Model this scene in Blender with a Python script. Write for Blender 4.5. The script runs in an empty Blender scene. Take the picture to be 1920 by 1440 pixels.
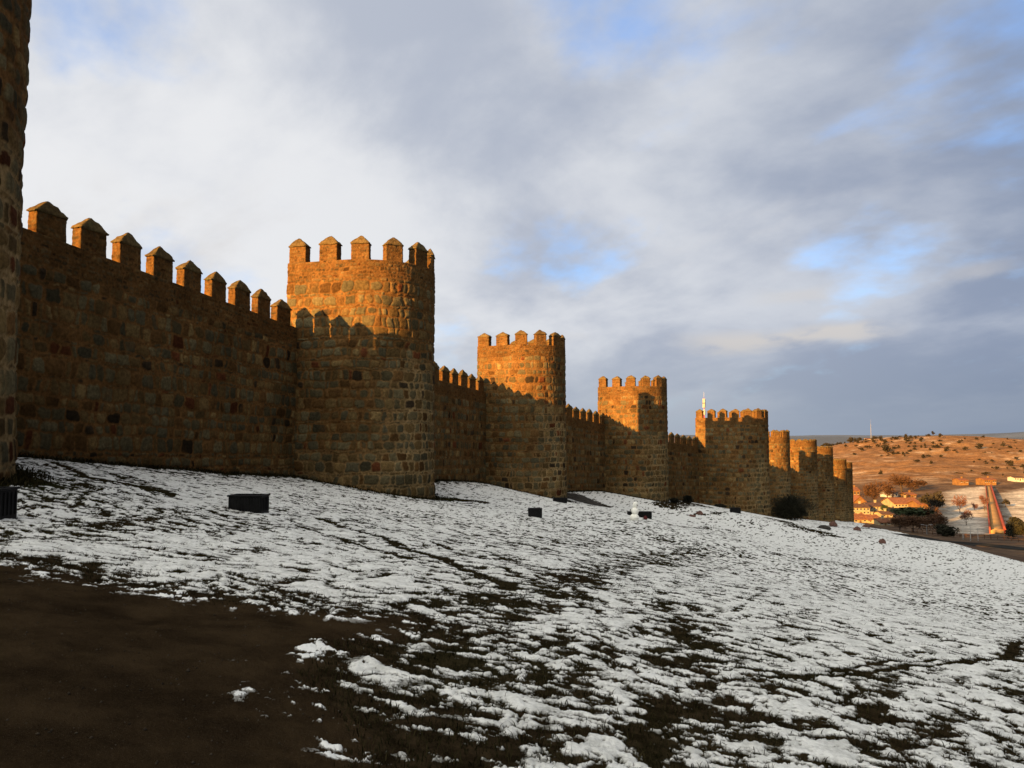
import bpy, bmesh, math, random
import numpy as np
from mathutils import Vector, Matrix

# ------------------------------------------------------------------ camera, world, sun, exposure
sc = bpy.context.scene
COL = sc.collection
F = 1495.0                       # focal length in pixels of the 1920 px wide photograph
PITCH = math.radians(3.64)
cam_d = bpy.data.cameras.new('camera')
cam = bpy.data.objects.new('camera', cam_d); COL.objects.link(cam)
cam_d.sensor_width = 36.0; cam_d.lens = F/1920*36.0
cam_d.clip_start = 0.05; cam_d.clip_end = 60000
cam.location = (0, 0, 0); cam.rotation_euler = (math.pi/2+PITCH, 0, 0)
sc.camera = cam

SUN_EL = math.radians(10.8)
SX, SY = -0.688, -0.725          # horizontal direction towards the sun (behind, left)
EXPO = 2.3
sc.view_settings.view_transform = 'Standard'
sc.view_settings.look = 'None'
sc.view_settings.exposure = EXPO
sc.view_settings.gamma = 1.0
sc.view_settings.use_curve_mapping = False

sun_d = bpy.data.lights.new('sun', 'SUN'); sun = bpy.data.objects.new('sun', sun_d); COL.objects.link(sun)
sun_d.energy = 5.0; sun_d.angle = math.radians(0.55); sun_d.color = (1.0, 0.50, 0.115)
sdir = Vector((SX*math.cos(SUN_EL), SY*math.cos(SUN_EL), math.sin(SUN_EL)))
sun.rotation_euler = sdir.to_track_quat('Z', 'Y').to_euler()

world = bpy.data.worlds.new('World'); sc.world = world; world.use_nodes = True

class NT:
    """tiny node-graph helper"""
    def __init__(s, tree): s.t = tree; s.n = tree.nodes; s.l = tree.links
    def new(s, typ, **kw):
        n = s.n.new(typ)
        for k, v in kw.items(): setattr(n, k, v)
        return n
    def put(s, sock, v):
        if v is None: return
        if isinstance(v, bpy.types.NodeSocket): s.l.new(v, sock)
        elif isinstance(v, (int, float)) and hasattr(sock.default_value, '__len__'): sock.default_value = (v, v, v, 1)
        else: sock.default_value = v
    def math(s, op, a, b=None, c=None, clamp=False):
        n = s.new('ShaderNodeMath', operation=op); n.use_clamp = clamp
        s.put(n.inputs[0], a); s.put(n.inputs[1], b); s.put(n.inputs[2], c)
        return n.outputs[0]
    def mix(s, f, a, b, blend='MIX'):
        n = s.new('ShaderNodeMix', data_type='RGBA', blend_type=blend)
        s.put(n.inputs[0], f); s.put(n.inputs[6], a); s.put(n.inputs[7], b)
        return n.outputs[2]
    def noise(s, vec, scale, detail=4, rough=0.5, dist=0.0):
        n = s.new('ShaderNodeTexNoise'); s.put(n.inputs['Vector'], vec)
        n.inputs['Scale'].default_value = scale; n.inputs['Detail'].default_value = detail
        n.inputs['Roughness'].default_value = rough; n.inputs['Distortion'].default_value = dist
        return n.outputs['Fac']
    def ramp(s, v, lo, hi, a=0.0, b=1.0, smooth=True):
        n = s.new('ShaderNodeMapRange'); n.interpolation_type = 'SMOOTHSTEP' if smooth else 'LINEAR'
        s.put(n.inputs[0], v); n.inputs[1].default_value = lo; n.inputs[2].default_value = hi
        n.inputs[3].default_value = a; n.inputs[4].default_value = b
        return n.outputs[0]

def build_world():
    g = NT(world.node_tree); g.n.clear()
    out = g.new('ShaderNodeOutputWorld'); bg = g.new('ShaderNodeBackground')
    STR = 0.1; bg.inputs['Strength'].default_value = STR
    g.l.new(bg.outputs[0], out.inputs[0])
    k = 1.0/(STR*2**EXPO)                                   # display-linear value -> colour input
    def C(r, gg, b): return (r*k, gg*k, b*k, 1)
    sky = g.new('ShaderNodeTexSky', sky_type='NISHITA')
    sky.sun_disc = False; sky.sun_elevation = SUN_EL
    sky.sun_rotation = math.atan2(SX, SY); sky.air_density = 1.0; sky.dust_density = 0.6; sky.ozone_density = 2.0
    tc = g.new('ShaderNodeTexCoord'); d = tc.outputs['Generated']
    sep = g.new('ShaderNodeSeparateXYZ'); g.l.new(d, sep.inputs[0])
    x, y, z = sep.outputs
    zz = g.math('MAXIMUM', z, 0.0)
    den = g.math('ADD', zz, 0.30)
    cmb = g.new('ShaderNodeCombineXYZ'); g.l.new(g.math('DIVIDE', x, den), cmb.inputs[0]); g.l.new(g.math('DIVIDE', y, den), cmb.inputs[1])
    P = cmb.outputs[0]
    def layer(rot, stretch, loc, scale, detail=6, rough=0.5, dist=0.2):
        m = g.new('ShaderNodeMapping', vector_type='TEXTURE'); g.l.new(P, m.inputs[0])
        m.inputs['Rotation'].default_value = (0, 0, math.radians(rot)); m.inputs['Scale'].default_value = (stretch, 1, 1)
        m.inputs['Location'].default_value = (loc[0], loc[1], 0)
        return g.noise(m.outputs[0], scale, detail, rough, dist)
    hl = g.math('SQRT', g.math('ADD', g.math('MULTIPLY', x, x), g.math('ADD', g.math('MULTIPLY', y, y), 1e-4)))
    def azim(ax, ay): return g.math('DIVIDE', g.math('ADD', g.math('MULTIPLY', x, ax), g.math('MULTIPLY', y, ay)), hl)
    az = azim(-0.82, 0.57)
    azf = g.ramp(az, -0.25, 0.95)                            # 1 at the front left, 0 well to the right
    big = layer(128, 1.45, (1.2, -2.4), 0.62, 4, 0.45, 0.3)
    mid = layer(122, 1.2, (-3.7, 2.2), 1.55, 8, 0.56, 0.25)
    fine = layer(115, 1.1, (8.1, 4.3), 5.5, 6, 0.55, 0.1)
    s = g.math('ADD', g.math('MULTIPLY', big, 0.40), g.math('ADD', g.math('MULTIPLY', mid, 0.51), g.math('MULTIPLY', fine, 0.09)))
    def lobe(azd, eld, c0, c1):                              # a broad bank of cloud round one direction
        a, e = math.radians(azd), math.radians(eld)
        v = (math.sin(a)*math.cos(e), math.cos(a)*math.cos(e), math.sin(e))
        dt = g.math('ADD', g.math('MULTIPLY', x, v[0]), g.math('ADD', g.math('MULTIPLY', y, v[1]), g.math('MULTIPLY', z, v[2])))
        return g.ramp(dt, math.cos(math.radians(c1)), math.cos(math.radians(c0)))
    s = g.math('ADD', s, g.math('MULTIPLY', lobe(-24, 15, 3, 24), 0.055))
    s = g.math('SUBTRACT', s, g.math('MULTIPLY', lobe(-3, 30, 2, 16), 0.085))
    s = g.math('SUBTRACT', s, g.math('MULTIPLY', lobe(30, 20, 2, 26), 0.045))
    tone = g.ramp(s, 0.405, 0.585)
    left = g.mix(tone, C(0.50, 0.54, 0.63), C(0.83, 0.84, 0.86))
    right = g.mix(tone, C(0.235, 0.295, 0.425), C(0.47, 0.52, 0.62))
    cloud = g.mix(azf, right, left)
    # torn holes with blue behind, few and soft
    hole = layer(110, 1.4, (3.1, -2.2), 1.25, 6, 0.55, 0.3)
    blue = g.mix(0.6, g.mix(1.0, sky.outputs[0], (0.6, 0.75, 1.0, 1), 'MULTIPLY'), C(0.17, 0.33, 0.66))
    hs = g.math('ADD', g.math('MULTIPLY', g.math('SUBTRACT', hole, 0.5), 1.15), g.math('ADD', 0.5, g.math('ADD', g.math('MULTIPLY', fine, 0.30), g.math('MULTIPLY', g.math('SUBTRACT', mid, 0.5), -0.35))))
    for (la, le, r0, r1, amt) in ((23.0, 12.2, 0.5, 5.5, 0.115), (-26.5, 25, 1, 8, 0.10), (6.5, 30, 1, 8, 0.06), (32, 26, 1, 8, 0.05), (-19, 20, 1, 6, 0.06), (-7, 6, 1, 6, 0.09)):
        hs = g.math('ADD', hs, g.math('MULTIPLY', lobe(la, le, r0, r1), amt))
    base = g.mix(g.math('MULTIPLY', g.ramp(hs, 0.69, 0.90), 0.72), cloud, blue)
    # sunlit ragged tops of a few low clouds
    rim = g.ramp(g.math('ADD', g.math('MULTIPLY', layer(140, 2.4, (1.4, 5.5), 1.6, 7, 0.58, 0.2), 0.8), g.math('MULTIPLY', fine, 0.2)), 0.55, 0.68)
    rim = g.math('MULTIPLY', rim, g.math('MULTIPLY', g.ramp(z, 0.05, 0.13), g.ramp(z, 0.34, 0.2)))
    base = g.mix(g.math('MULTIPLY', rim, 0.6), base, C(0.66, 0.64, 0.64))
    tt = g.math('DIVIDE', x, g.math('MAXIMUM', y, 0.05)); ee = g.math('DIVIDE', z, g.math('MAXIMUM', y, 0.05))
    for (e0, sl, t0, t1, wd, amt) in ((0.128, 0.10, 0.18, 0.52, 0.024, 0.95), (0.190, 0.06, 0.27, 0.47, 0.014, 0.45), (0.205, 0.05, 0.50, 0.68, 0.018, 0.40)):
        off = g.math('ABSOLUTE', g.math('SUBTRACT', g.math('ADD', ee, g.math('MULTIPLY', g.math('SUBTRACT', mid, 0.5), 0.10)), g.math('ADD', e0, g.math('MULTIPLY', g.math('SUBTRACT', tt, (t0+t1)/2), sl))))
        bnd = g.math('MULTIPLY', g.ramp(off, wd, wd*0.15), g.math('MULTIPLY', g.ramp(tt, t0, t0+0.10), g.ramp(tt, t1, t1-0.10)))
        bnd = g.math('MULTIPLY', bnd, g.ramp(fine, 0.30, 0.52))
        base = g.mix(g.math('MULTIPLY', bnd, amt), base, C(0.66, 0.63, 0.61))
    # low band of even grey-blue cloud towards the horizon
    hz = g.ramp(z, 0.0, 0.14, 0.9, 0.0)
    hcol = g.mix(azf, C(0.19, 0.245, 0.345), C(0.50, 0.55, 0.62))
    base = g.mix(hz, base, hcol)
    # unseen sky shaped for its light : darkened low right, evened grey overhead, brightened behind
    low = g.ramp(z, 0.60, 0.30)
    dark = g.math('MULTIPLY', g.ramp(azim(0.97, -0.24), 0.36, 0.78), low)  # added dark bank, cuts the sky light on the curtain walls
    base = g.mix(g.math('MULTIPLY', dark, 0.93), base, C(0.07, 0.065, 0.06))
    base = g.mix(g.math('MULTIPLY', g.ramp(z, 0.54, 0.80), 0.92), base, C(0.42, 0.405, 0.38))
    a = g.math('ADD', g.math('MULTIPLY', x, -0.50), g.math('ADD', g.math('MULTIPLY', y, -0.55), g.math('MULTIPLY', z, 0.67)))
    base = g.mix(g.ramp(a, 0.52, 0.90), base, C(2.35, 2.28, 2.05))      # bright patch added high behind the viewer to light tower flanks and snow
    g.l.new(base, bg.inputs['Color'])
build_world()

# ------------------------------------------------------------------ projection helpers (used only to measure where things stand)
def ray(px, py):
    a = (px-960)/F; b = -(py-720)/F
    return np.array([a, math.cos(PITCH)-b*math.sin(PITCH), math.sin(PITCH)+b*math.cos(PITCH)])
def at(px, py, Y):
    r = ray(px, py); return r*(Y/r[1])

# ------------------------------------------------------------------ noise in numpy
def _h(ix, iy, seed):
    h = (ix.astype(np.int64)*374761393 + iy.astype(np.int64)*668265263 + seed*1442695041) & 0xFFFFFFFF
    h = ((h ^ (h >> 13))*1274126177) & 0xFFFFFFFF
    h = ((h ^ (h >> 16))*2246822519) & 0xFFFFFFFF
    return ((h ^ (h >> 15)) & 0xFFFFFF)/float(0xFFFFFF)
def vnoise(x, y, seed=0):
    """gradient noise about -1..1"""
    ix = np.floor(x); iy = np.floor(y); fx = x-ix; fy = y-iy
    ux = fx*fx*fx*(fx*(fx*6-15)+10); uy = fy*fy*fy*(fy*(fy*6-15)+10)
    def gd(a, b):
        t = _h(ix+a, iy+b, seed)*2*math.pi
        return np.cos(t)*(fx-a)+np.sin(t)*(fy-b)
    n0 = gd(0, 0)*(1-ux)+gd(1, 0)*ux; n1 = gd(0, 1)*(1-ux)+gd(1, 1)*ux
    return (n0*(1-uy)+n1*uy)*1.5
def fbm(x, y, seed=0, oct=4, gain=0.5, lac=2.03):
    a = 1.0; s = 0; t = 0
    for o in range(oct):
        s = s + a*vnoise(x, y, seed+o*17); t += a*a; a *= gain; x = x*lac+5.3; y = y*lac-2.7
    return s/math.sqrt(t)
def sstep(e0, e1, x):
    t = np.clip((x-e0)/(e1-e0), 0, 1); return t*t*(3-2*t)

# ------------------------------------------------------------------ object helpers
def tag(o, label=None, cat=None, group=None, kind=None):
    if label: o['label'] = label
    if cat: o['category'] = cat
    if group: o['group'] = group
    if kind: o['kind'] = kind
    return o
def empty(name, loc, rz=0.0):
    o = bpy.data.objects.new(name, None); COL.objects.link(o)
    o.location = [float(v) for v in loc]; o.rotation_euler = (0, 0, rz); o.empty_display_size = 0.3
    return o
def link(name, me, parent=None, mat=None):
    if mat is not None and len(me.materials) == 0: me.materials.append(mat)
    o = bpy.data.objects.new(name, me); COL.objects.link(o)
    if parent is not None: o.parent = parent
    return o
def mesh_np(name, verts, quads, col=None, smooth=False, tris=None, attrs=None):
    me = bpy.data.meshes.new(name)
    verts = np.asarray(verts, np.float32).reshape(-1, 3); nv = len(verts)
    quads = np.asarray(quads, np.int32).reshape(-1, 4) if quads is not None and len(quads) else np.zeros((0, 4), np.int32)
    tris = np.asarray(tris, np.int32).reshape(-1, 3) if tris is not None and len(tris) else np.zeros((0, 3), np.int32)
    nq, ntr = len(quads), len(tris)
    me.vertices.add(nv); me.vertices.foreach_set('co', verts.ravel())
    me.loops.add(nq*4+ntr*3); me.polygons.add(nq+ntr)
    me.loops.foreach_set('vertex_index', np.concatenate([quads.ravel(), tris.ravel()]).astype(np.int32))
    st = np.concatenate([np.arange(nq)*4, nq*4+np.arange(ntr)*3]).astype(np.int32)
    me.polygons.foreach_set('loop_start', st)
    if smooth: me.polygons.foreach_set('use_smooth', np.ones(nq+ntr, bool))
    me.update(calc_edges=True)
    if col is not None:
        at_ = me.color_attributes.new('Col', 'FLOAT_COLOR', 'POINT')
        c = np.ones((nv, 4), np.float32); c[:, :3] = np.asarray(col, np.float32).reshape(-1, 3)
        at_.data.foreach_set('color', c.ravel())
    if attrs:
        for k, v in attrs.items():
            a = me.attributes.new(k, 'FLOAT', 'POINT'); a.data.foreach_set('value', np.asarray(v, np.float32).ravel())
    me.validate()
    return me
def grid_quads(n, m, wrap=False, off=0):
    """n columns (wrap along n), m rows ; index = i*m + j"""
    i = np.arange(n if wrap else n-1); j = np.arange(m-1)
    I, J = np.meshgrid(i, j, indexing='ij'); I2 = (I+1) % n
    return np.stack([I*m+J, I2*m+J, I2*m+J+1, I*m+J+1], -1).reshape(-1, 4)+off

class MB:
    """collects simple shapes into one mesh"""
    def __init__(s): s.v = []; s.f = []
    def add(s, vs, fs):
        o = len(s.v); s.v += [tuple(float(c) for c in v) for v in vs]; s.f += [tuple(i+o for i in f) for f in fs]
    def box(s, x0, x1, y0, y1, z0, z1):
        s.add([(x0,y0,z0),(x1,y0,z0),(x1,y1,z0),(x0,y1,z0),(x0,y0,z1),(x1,y0,z1),(x1,y1,z1),(x0,y1,z1)],
              [(0,3,2,1),(4,5,6,7),(0,1,5,4),(1,2,6,5),(2,3,7,6),(3,0,4,7)])
    def tube(s, pts, rads, seg=8):
        pts = [Vector(p) for p in pts]; rings = []
        for i, p in enumerate(pts):
            t = (pts[min(i+1, len(pts)-1)]-pts[max(i-1, 0)]).normalized()
            a = t.cross(Vector((0.31, 0.2, 0.93)) if abs(t.z) < .9 else Vector((1, 0.1, 0))).normalized(); b = t.cross(a)
            rings.append([p+(a*math.cos(q*2*math.pi/seg)+b*math.sin(q*2*math.pi/seg))*rads[i] for q in range(seg)])
        vs = [v for r in rings for v in r]; fs = []
        for i in range(len(pts)-1):
            for q in range(seg):
                fs.append((i*seg+q, i*seg+(q+1) % seg, (i+1)*seg+(q+1) % seg, (i+1)*seg+q))
        fs.append(tuple(range(seg))[::-1]); fs.append(tuple(range((len(pts)-1)*seg, len(pts)*seg)))
        s.add(vs, fs)
    def mesh(s, name, bevel=0.0, smooth=False):
        me = bpy.data.meshes.new(name); me.from_pydata(s.v, [], s.f)
        bm = bmesh.new(); bm.from_mesh(me)
        bmesh.ops.recalc_face_normals(bm, faces=bm.faces)
        if bevel > 0:
            bmesh.ops.bevel(bm, geom=list(bm.edges), offset=bevel, segments=2, affect='EDGES', profile=0.6)
        bm.to_mesh(me); bm.free()
        if smooth: me.polygons.foreach_set('use_smooth', [True]*len(me.polygons))
        me.update(); return me
    def build(s, name, mat, parent=None, bevel=0.0, smooth=False):
        return link(name, s.mesh(name, bevel, smooth), parent, mat)

# ------------------------------------------------------------------ materials
def principled(name, rough=0.8, spec=0.2):
    m = bpy.data.materials.new(name); m.use_nodes = True
    g = NT(m.node_tree); b = g.n.get('Principled BSDF')
    b.inputs['Roughness'].default_value = rough; b.inputs['Specular IOR Level'].default_value = spec
    return m, g, b
def mat_noise(name, c1, c2, scale=3.0, rough=0.85, bump=0.0, detail=5, spec=0.2, bscale=None, metallic=0.0):
    m, g, b = principled(name, rough, spec)
    tc = g.new('ShaderNodeTexCoord'); o = tc.outputs['Object']
    n = g.noise(o, scale, detail, 0.6)
    g.l.new(g.mix(g.ramp(n, 0.33, 0.67), (*c1, 1), (*c2, 1)), b.inputs['Base Color'])
    b.inputs['Metallic'].default_value = metallic
    if bump:
        bp = g.new('ShaderNodeBump'); bp.inputs['Strength'].default_value = 1.0; bp.inputs['Distance'].default_value = bump
        g.l.new(g.noise(o, bscale or scale*4, 5, 0.6), bp.inputs['Height']); g.l.new(bp.outputs[0], b.inputs['Normal'])
    return m
def mat_masonry():
    m, g, b = principled('rubble_masonry', 0.95, 0.02)
    a = g.new('ShaderNodeAttribute', attribute_name='Col')
    tc = g.new('ShaderNodeTexCoord'); o = tc.outputs['Object']
    n1 = g.noise(o, 9.0, 6, 0.65); n2 = g.noise(o, 1.1, 4, 0.55)
    f = g.math('MULTIPLY', g.ramp(n1, 0.25, 0.75, 0.40, 0.90), g.ramp(n2, 0.3, 0.7, 0.86, 1.14))
    g.l.new(g.mix(1.0, a.outputs['Color'], f, 'MULTIPLY'), b.inputs['Base Color'])
    bp = g.new('ShaderNodeBump'); bp.inputs['Strength'].default_value = 0.9; bp.inputs['Distance'].default_value = 0.03
    g.l.new(g.noise(o, 14.0, 6, 0.65), bp.inputs['Height']); g.l.new(bp.outputs[0], b.inputs['Normal'])
    return m
def mat_ground():
    m, g, b = principled('patchy_snow', 0.9, 0.0)
    a = g.new('ShaderNodeAttribute', attribute_name='snow')
    ag = g.new('ShaderNodeAttribute', attribute_name='grass')
    tc = g.new('ShaderNodeTexCoord'); o = tc.outputs['Object']
    n1 = g.noise(o, 26.0, 5, 0.65); n2 = g.noise(o, 5.0, 5, 0.6); n3 = g.noise(o, 80.0, 3, 0.6)
    s = g.math('ADD', a.outputs['Fac'], g.math('ADD', g.math('MULTIPLY', g.math('SUBTRACT', n1, 0.5), 0.62), g.math('MULTIPLY', g.math('SUBTRACT', n3, 0.5), 0.35)))
    soil = g.mix(g.ramp(n2, 0.35, 0.65), (0.0105, 0.0075, 0.004, 1), (0.030, 0.021, 0.0115, 1))
    green = g.mix(g.ramp(n1, 0.35, 0.65), (0.007, 0.010, 0.0035, 1), (0.022, 0.024, 0.009, 1))
    dk = g.mix(ag.outputs['Fac'], soil, green)
    slush = g.mix(g.ramp(n1, 0.3, 0.7), (0.06, 0.058, 0.048, 1), (0.24, 0.238, 0.22, 1))
    snow = g.mix(g.ramp(g.math('ADD', g.math('MULTIPLY', n2, 0.6), g.math('MULTIPLY', n1, 0.4)), 0.36, 0.60), (0.50, 0.505, 0.49, 1), (0.735, 0.74, 0.725, 1))
    c = g.mix(g.ramp(s, 0.26, 0.48), dk, slush)
    c = g.mix(g.ramp(s, 0.46, 0.92), c, snow)
    g.l.new(c, b.inputs['Base Color'])
    bp = g.new('ShaderNodeBump'); bp.inputs['Strength'].default_value = 0.8; bp.inputs['Distance'].default_value = 0.02
    g.l.new(g.math('ADD', n1, g.math('MULTIPLY', n3, 0.4)), bp.inputs['Height']); g.l.new(bp.outputs[0], b.inputs['Normal'])
    return m
def mat_path():
    m, g, b = principled('trodden_earth', 0.95, 0.0)
    tc = g.new('ShaderNodeTexCoord'); o = tc.outputs['Object']
    n1 = g.noise(o, 1.6, 6, 0.6); n2 = g.noise(o, 60.0, 4, 0.7); n3 = g.noise(o, 220.0, 2, 0.6)
    c = g.mix(g.ramp(n1, 0.3, 0.7), (0.010, 0.0065, 0.0035, 1), (0.036, 0.024, 0.0125, 1))
    c = g.mix(g.math('MULTIPLY', g.ramp(n2, 0.3, 0.75), 0.5), c, (0.034, 0.023, 0.013, 1))
    c = g.mix(g.ramp(n3, 0.66, 0.74), c, (0.12, 0.10, 0.08, 1))
    a = g.new('ShaderNodeAttribute', attribute_name='snow')
    s = g.math('ADD', a.outputs['Fac'], g.math('MULTIPLY', g.math('SUBTRACT', n2, 0.5), 0.5))
    c = g.mix(g.ramp(s, 0.3, 0.45), c, (0.20, 0.195, 0.18, 1)); c = g.mix(g.ramp(s, 0.5, 0.66), c, (0.8, 0.81, 0.81, 1))
    g.l.new(c, b.inputs['Base Color'])
    bp = g.new('ShaderNodeBump'); bp.inputs['Strength'].default_value = 0.7; bp.inputs['Distance'].default_value = 0.02
    g.l.new(g.math('ADD', n2, g.math('MULTIPLY', n3, 0.4)), bp.inputs['Height']); g.l.new(bp.outputs[0], b.inputs['Normal'])
    return m
def mat_valley():
    m, g, b = principled('winter_pasture', 0.95, 0.1)
    a = g.new('ShaderNodeAttribute', attribute_name='Col')
    tc = g.new('ShaderNodeTexCoord'); o = tc.outputs['Object']
    n1 = g.noise(o, 0.12, 6, 0.65); n2 = g.noise(o, 0.8, 4, 0.6)
    f = g.math('MULTIPLY', g.ramp(n1, 0.3, 0.7, 0.40, 0.90), g.ramp(n2, 0.3, 0.7, 0.6, 1.35))
    g.l.new(g.mix(1.0, a.outputs['Color'], f, 'MULTIPLY'), b.inputs['Base Color'])
    return m
M_MAS = mat_masonry(); M_GND = mat_ground(); M_PATH = mat_path(); M_VAL = mat_valley()
M_ROAD = mat_noise('wet_asphalt', (0.020, 0.020, 0.020), (0.036, 0.035, 0.033), 1.2, 0.95, 0.004, bscale=40, spec=0.0)
M_BLACK = mat_noise('black_painted_metal', (0.004, 0.004, 0.004), (0.009, 0.009, 0.009), 6, 0.6, spec=0.12)
M_GLASSD = mat_noise('dark_lamp_glass', (0.02, 0.022, 0.025), (0.05, 0.05, 0.055), 2, 0.15, spec=0.5)
M_STEEL = mat_noise('galvanised_steel', (0.12, 0.12, 0.125), (0.20, 0.20, 0.20), 4, 0.6)
M_SNOWM = mat_noise('packed_snow', (0.84, 0.83, 0.76), (0.92, 0.91, 0.84), 6, 0.7, 0.02, bscale=14)
M_CARROT = mat_noise('dark_twig', (0.05, 0.02, 0.012), (0.09, 0.04, 0.02), 20, 0.8)
M_CLOTH = mat_noise('dark_red_cloth', (0.06, 0.012, 0.014), (0.11, 0.022, 0.02), 9, 0.9, 0.01)
M_ROCK = mat_noise('dark_granite', (0.014, 0.013, 0.011), (0.045, 0.040, 0.033), 2.5, 0.9, 0.06, bscale=5)
M_ROCKR = mat_noise('reddish_granite', (0.07, 0.035, 0.03), (0.15, 0.08, 0.06), 4, 0.9, 0.04, bscale=7)
M_BUSH = mat_noise('dark_winter_leaves', (0.008, 0.009, 0.005), (0.026, 0.024, 0.013), 0.9, 0.9)
M_PINE = mat_noise('pine_needles', (0.012, 0.020, 0.008), (0.035, 0.045, 0.016), 0.4, 0.9)
M_OAK = mat_noise('holm_oak_leaves', (0.012, 0.011, 0.008), (0.032, 0.025, 0.015), 0.3, 0.9)
M_TWIG = mat_noise('bare_brown_twigs', (0.038, 0.019, 0.010), (0.085, 0.042, 0.021), 0.5, 0.95)
M_TWIGP = mat_noise('bare_reddish_twigs', (0.07, 0.032, 0.028), (0.13, 0.065, 0.055), 0.5, 0.95)
M_BARK = mat_noise('tree_bark', (0.03, 0.02, 0.014), (0.07, 0.05, 0.035), 2.0, 0.95)
M_WHITE = mat_noise('white_paint', (0.26, 0.25, 0.235), (0.36, 0.35, 0.33), 1, 0.6)
M_RED = mat_noise('red_paint', (0.25, 0.035, 0.025), (0.32, 0.05, 0.035), 1, 0.6)
M_CREAM = mat_noise('cream_render', (0.17, 0.14, 0.085), (0.26, 0.215, 0.135), 0.5, 0.9)
M_OCHRE = mat_noise('ochre_render', (0.10, 0.052, 0.018), (0.16, 0.085, 0.03), 0.5, 0.9)
M_TILE = mat_noise('terracotta_roof_tiles', (0.085, 0.032, 0.016), (0.17, 0.07, 0.034), 1.5, 0.9)
M_TILED = mat_noise('dark_roof_tiles', (0.04, 0.02, 0.014), (0.085, 0.045, 0.03), 1.5, 0.9)
M_WIN = mat_noise('dark_window_glass', (0.015, 0.016, 0.02), (0.04, 0.04, 0.045), 1, 0.2, spec=0.5)
M_DOOR = mat_noise('brown_wood', (0.06, 0.03, 0.015), (0.1, 0.05, 0.025), 2, 0.8)
M_DECK = mat_noise('ochre_bridge_paving', (0.27, 0.155, 0.05), (0.34, 0.20, 0.07), 0.3, 0.8)
M_PARA = mat_noise('brick_red_parapet', (0.17, 0.03, 0.018), (0.25, 0.05, 0.028), 0.8, 0.9)
M_GRASS = mat_noise('winter_grass', (0.007, 0.007, 0.003), (0.032, 0.026, 0.012), 9, 0.95, spec=0.0)
M_PEB = mat_noise('grit', (0.014, 0.011, 0.008), (0.055, 0.045, 0.033), 30, 0.95, spec=0.0)
M_RIDGE = mat_noise('haze_tinted_mountain', (0.045, 0.07, 0.115), (0.065, 0.09, 0.14), 0.002, 1.0)  # blue of distance put into the mountain colour, in place of haze

# ------------------------------------------------------------------ where the towers stand
def unit(a): return np.array([math.cos(math.radians(a)), math.sin(math.radians(a))])
class Tower: pass
def tower_spec(px, py, Y, ang, R, L, z_gap, merlons=True, res=0.05, back=0.5, zb=None):
    t = Tower()
    t.d = unit(ang); t.n = np.array([t.d[1], -t.d[0]])
    p = at(px, py, Y); v = p[:2]/np.linalg.norm(p[:2]); r = np.array([v[1], -v[0]])
    t.R, t.L, t.back, t.res = R, L, back, res
    t.C = p[:2]-r*R; t.A = t.C-t.n*L
    t.z_base = p[2] if zb is None else zb; t.z_gap = z_gap; t.merlons = merlons
    return t
T = [
    tower_spec(  19, 892,  18.5, 76, 3.5, 3.1, 11.6, res=0.05),
    tower_spec( 812, 935,  45.0, 74, 3.5, 2.75, 9.15, res=0.036),
    tower_spec(1061, 940,  69.7, 64.5, 3.45, 2.5, 7.55, res=0.05),
    tower_spec(1253, 944,  92.0, 54, 3.5, 2.6, 5.45, res=0.065),
    tower_spec(1444, 970, 111.0, 53, 4.1, 4.0, 2.35, res=0.075),
    tower_spec(1484, 978, 140.0, 62, 3.75, 3.0, -0.4, res=0.09),
    tower_spec(1535, 978, 163.0, 60, 3.75, 3.0, -1.4, merlons=False, res=0.1),
    tower_spec(1565, 978, 184.0, 61, 3.75, 3.0, -3.1, merlons=False, res=0.1),
    tower_spec(1590, 978, 222.0, 62, 3.9, 3.0, -7.2, merlons=False, res=0.12),
    tower_spec(1601, 980, 242.0, 62, 3.7, 3.0, -8.7, merlons=False, res=0.12),
]
# the same wall uphill behind the viewpoint
def tower_free(C, ang, R, L, zb, zg):
    t = Tower(); t.d = unit(ang); t.n = np.array([t.d[1], -t.d[0]]); t.R, t.L, t.back, t.res = R, L, 1.1, 0.25
    t.C = np.array(C, float); t.A = t.C-t.n*L; t.z_base = zb; t.z_gap = zg; t.merlons = True; return t
TB = []
c = T[0].C.copy(); ang = 76.0; zb, zg = 0.3, 14.0
for k in range(5):
    c = c-unit(ang)*26.0
    TB.append(tower_free(c, ang, 3.5, 3.1, zb, zg)); ang += 1.0; zb += 1.8; zg += 2.3

# ------------------------------------------------------------------ terrain surface
CTRL = []
def cp(px, py, Y): CTRL.append(at(px, py, Y))
def cw(x, y, z): CTRL.append(np.array([x, y, z], float))
def plane(x, y): return -1.6-0.135*x-0.0578*y
cw(0, 0, -1.6); cw(3, 5, plane(3, 5)); cw(-3, 5, plane(-3, 5)+.05); cw(0, 12, plane(0, 12)); cw(8, 14, plane(8, 14))
cp(27, 892, 18.5); cp(32, 855, 25.0); cp(290, 878, 31.2); cp(555, 895, 41.8); cp(700, 918, 42.5); cp(812, 935, 45); cp(825, 900, 60); cp(905, 905, 67)
cp(1061, 940, 69.7); cp(1075, 922, 83); cp(1130, 922, 88); cp(1253, 944, 92); cp(1262, 940, 100); cp(1300, 942, 106); cp(1444, 970, 111)
cp(1535, 978, 163); cp(1590, 978, 222); cp(1601, 980, 242); cp(465, 962, 20); cp(14, 985, 13)
cp(1192, 975, 50); cp(1380, 963, 84); cp(1400, 1010, 60); cp(1600, 1030, 75)
cp(1920, 1057, 85); cp(1840, 1036, 100); cp(1750, 1013, 120); cp(1650, 992, 150); cp(1920, 1180, 30)
cw(60, 60, plane(60, 60)); cw(40, 15, plane(40, 15))
cp(1900, 1037, 135); cp(1800, 1022, 158); cp(1700, 1008, 190); cp(1900, 1022, 165)                     # road
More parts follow.
